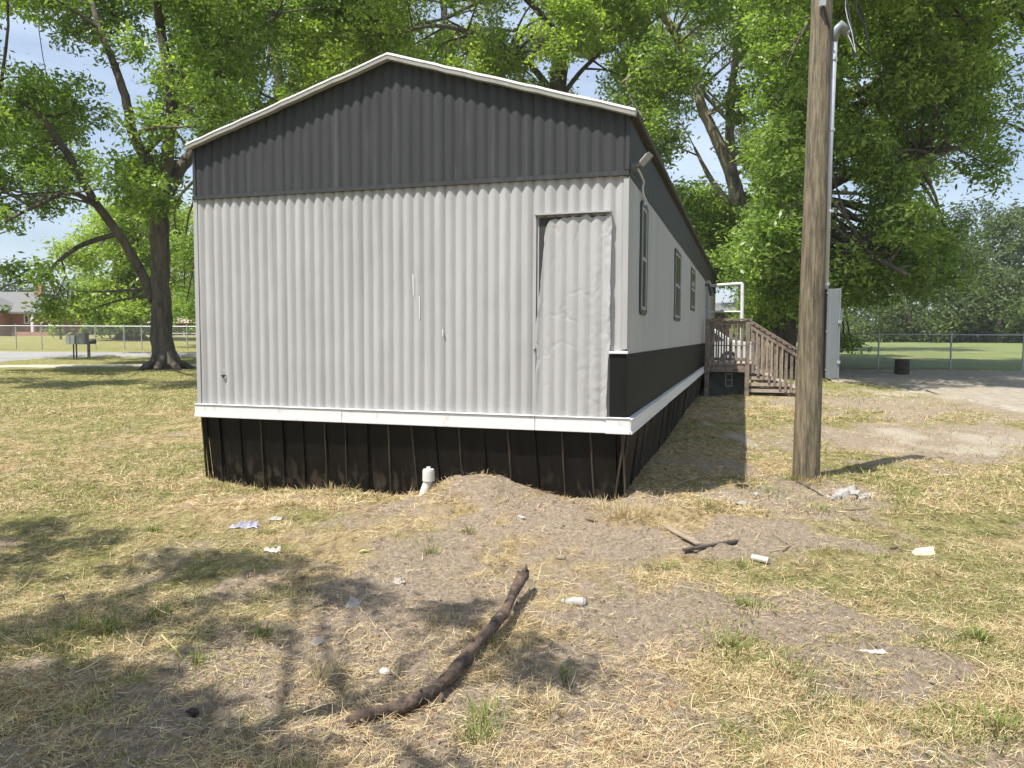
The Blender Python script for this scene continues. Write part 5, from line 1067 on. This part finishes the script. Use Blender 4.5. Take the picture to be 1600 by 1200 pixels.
for i, (px, py, Y, mt) in enumerate(lw):
    P = at(px, 527, Y); P[2] = float(base_h(P[0], Y)); top = at(px, py, Y)[2]; H = top - P[2]; bl = []
    for k in range(24):
        t = rr.random(); z = P[2] + H * (.08 + .86 * t); w = 4.6 * (math.sin(PI * min(.95, t * .7 + .3)) + .05); a = rr.uniform(0, 2 * PI); q = rr.random() ** .5 * w
        bl.append((P[0] + q * math.cos(a), P[1] + q * math.sin(a), z, rr.uniform(1.2, 1.9)))
    _, n = tree('pine_tree' if mt == 'pine' else 'woodland_tree', lwl[i], P, [([P, P + np.array([0, 0, H * .4]), P + np.array([.2, 0, H * .9])], [.32, .25, .08])], bl, 3, 20, .50, mt, 'bark', .75, 'far trees beyond the road', 'pine' if mt == 'pine' else 'tree', twigs=False); tot += n
def undergrowth(px0, px1, Y0, Y1, n, hh, label, mat='leaf_far'):
    c = []
    for _ in range(n):
        Y_ = rr.uniform(Y0, Y1); q = at(rr.uniform(px0, px1), 527, Y_); z = float(base_h(q[0], Y_)); c.append((q[0], q[1], z + rr.random() ** 1.4 * hh * (.5 + float(vnoise(np.array(q[0] * .25), np.array(3.), 6)))))
    V, Q, T = leaves_mesh(np.array(c), 22, .5, .42, .6); tag(big_mesh('undergrowth', V, Q, mat, None, False, T), label, 'undergrowth', kind='stuff')
undergrowth(1130, 1760, 86, 104, 2600, 3.4, 'tangled dark undergrowth below the woods at the far edge of the green field')
undergrowth(-120, 420, 104, 122, 1800, 4.0, 'low dark undergrowth below the far trees beyond the road', 'pine')
# sapling and hedge by the brick house
P = at(95, 533, 60); P[2] = float(base_h(P[0], 60)); bl = [(P[0] + rr.uniform(-1.1, 1.1), P[1] + rr.uniform(-1, 1), P[2] + rr.uniform(.6, 3.2), rr.uniform(.4, .7)) for _ in range(12)]
_, n = tree('young_tree', 'small bright young tree on the lawn right of the brick house', P, [([P, P + np.array([0, 0, 1.5]), P + np.array([.1, 0, 3])], [.09, .07, .03])], bl, 14, 18, .26, 'leaf_y', 'bark', .3); tot += n
print('leaf quads', tot)
# ------------------------------------------------------------------ overhead line
m_ = MB(); a = at(1400, 330, 60); b_ = at(1760, 272, 52); n = 12; L_ = [Vector(a).lerp(Vector(b_), k / n) - Vector((0, 0, 1.2 * math.sin(PI * k / n))) - Vector(a) for k in range(n + 1)]; m_.tube(L_, .022, 5)
lit('power_line', m_, 'cable', 'thin power line crossing the sky at the right above the woods', 'power line', a)
m, nt, b = new_mat('thin_summer_haze'); nt.nodes.remove(b); pv = nt.nodes.new('ShaderNodeVolumePrincipled'); pv.inputs['Color'].default_value = (.9, .95, 1, 1); pv.inputs['Density'].default_value = .0004
nt.links.new(pv.outputs[0], nt.nodes['Material Output'].inputs['Volume'])
m_ = MB(); m_.box((0, 740, 13.5), (2500, 1620, 31)); hz = m_.build('haze', m); tag(hz, 'thin pale summer haze filling the air over the whole yard', 'haze', kind='stuff')
# ------------------------------------------------------------------ world, sun, camera
w = bpy.data.worlds.new('World'); scene.world = w; w.use_nodes = True; nt = w.node_tree; bg = nt.nodes['Background']
sky = nt.nodes.new('ShaderNodeTexSky'); sky.sky_type = 'NISHITA'; sky.sun_disc = False
el = math.atan(1 / math.hypot(SUN[0], SUN[1])); az = math.atan2(SUN[0], SUN[1])
sky.sun_elevation = el; sky.sun_rotation = az; sky.air_density = 1.0; sky.dust_density = 1.6; sky.ozone_density = 1.5
tcw = N(nt, 'ShaderNodeTexCoord'); mpw = N(nt, 'ShaderNodeMapping'); mpw.inputs['Scale'].default_value = (1, 1, 3.5); nt.links.new(tcw.outputs['Generated'], mpw.inputs[0])
nw = N(nt, 'ShaderNodeTexNoise', Scale=2.2, Detail=6, Roughness=.6); nt.links.new(mpw.outputs[0], nw.inputs['Vector'])
cl_ = ramp(nt, nw.outputs['Fac'], [(.35, .18), (.62, .62)])
nt.links.new(mixc(nt, cl_, sky.outputs[0], (6.2, 7.2, 8.6)), bg.inputs[0]); bg.inputs[1].default_value = .10
sl = bpy.data.lights.new('sun', 'SUN'); sl.energy = 5.0; sl.angle = math.radians(.5); sl.color = (1, .955, .88)
so_ = bpy.data.objects.new('sun', sl); C.objects.link(so_); so_.rotation_euler = Vector(SUN).to_track_quat('Z', 'Y').to_euler(); so_.location = (0, 0, 30)
cam = bpy.data.cameras.new('camera'); co = bpy.data.objects.new('camera', cam); C.objects.link(co)
cam.sensor_fit = 'HORIZONTAL'; cam.sensor_width = 36; cam.lens = 36 * FP / 1600; cam.clip_start = .05; cam.clip_end = 4000
M4 = Matrix(((RC[0], UC[0], -F_[0], 0), (RC[1], UC[1], -F_[1], 0), (RC[2], UC[2], -F_[2], CH), (0, 0, 0, 1))); co.matrix_world = M4
scene.camera = co
vs_ = scene.view_settings; vs_.view_transform = 'Standard'; vs_.look = 'None'; vs_.exposure = .62; vs_.gamma = 1; vs_.use_curve_mapping = False
scene.cycles.max_bounces = 7; scene.cycles.diffuse_bounces = 3; scene.cycles.transmission_bounces = 5; scene.cycles.use_denoising = True
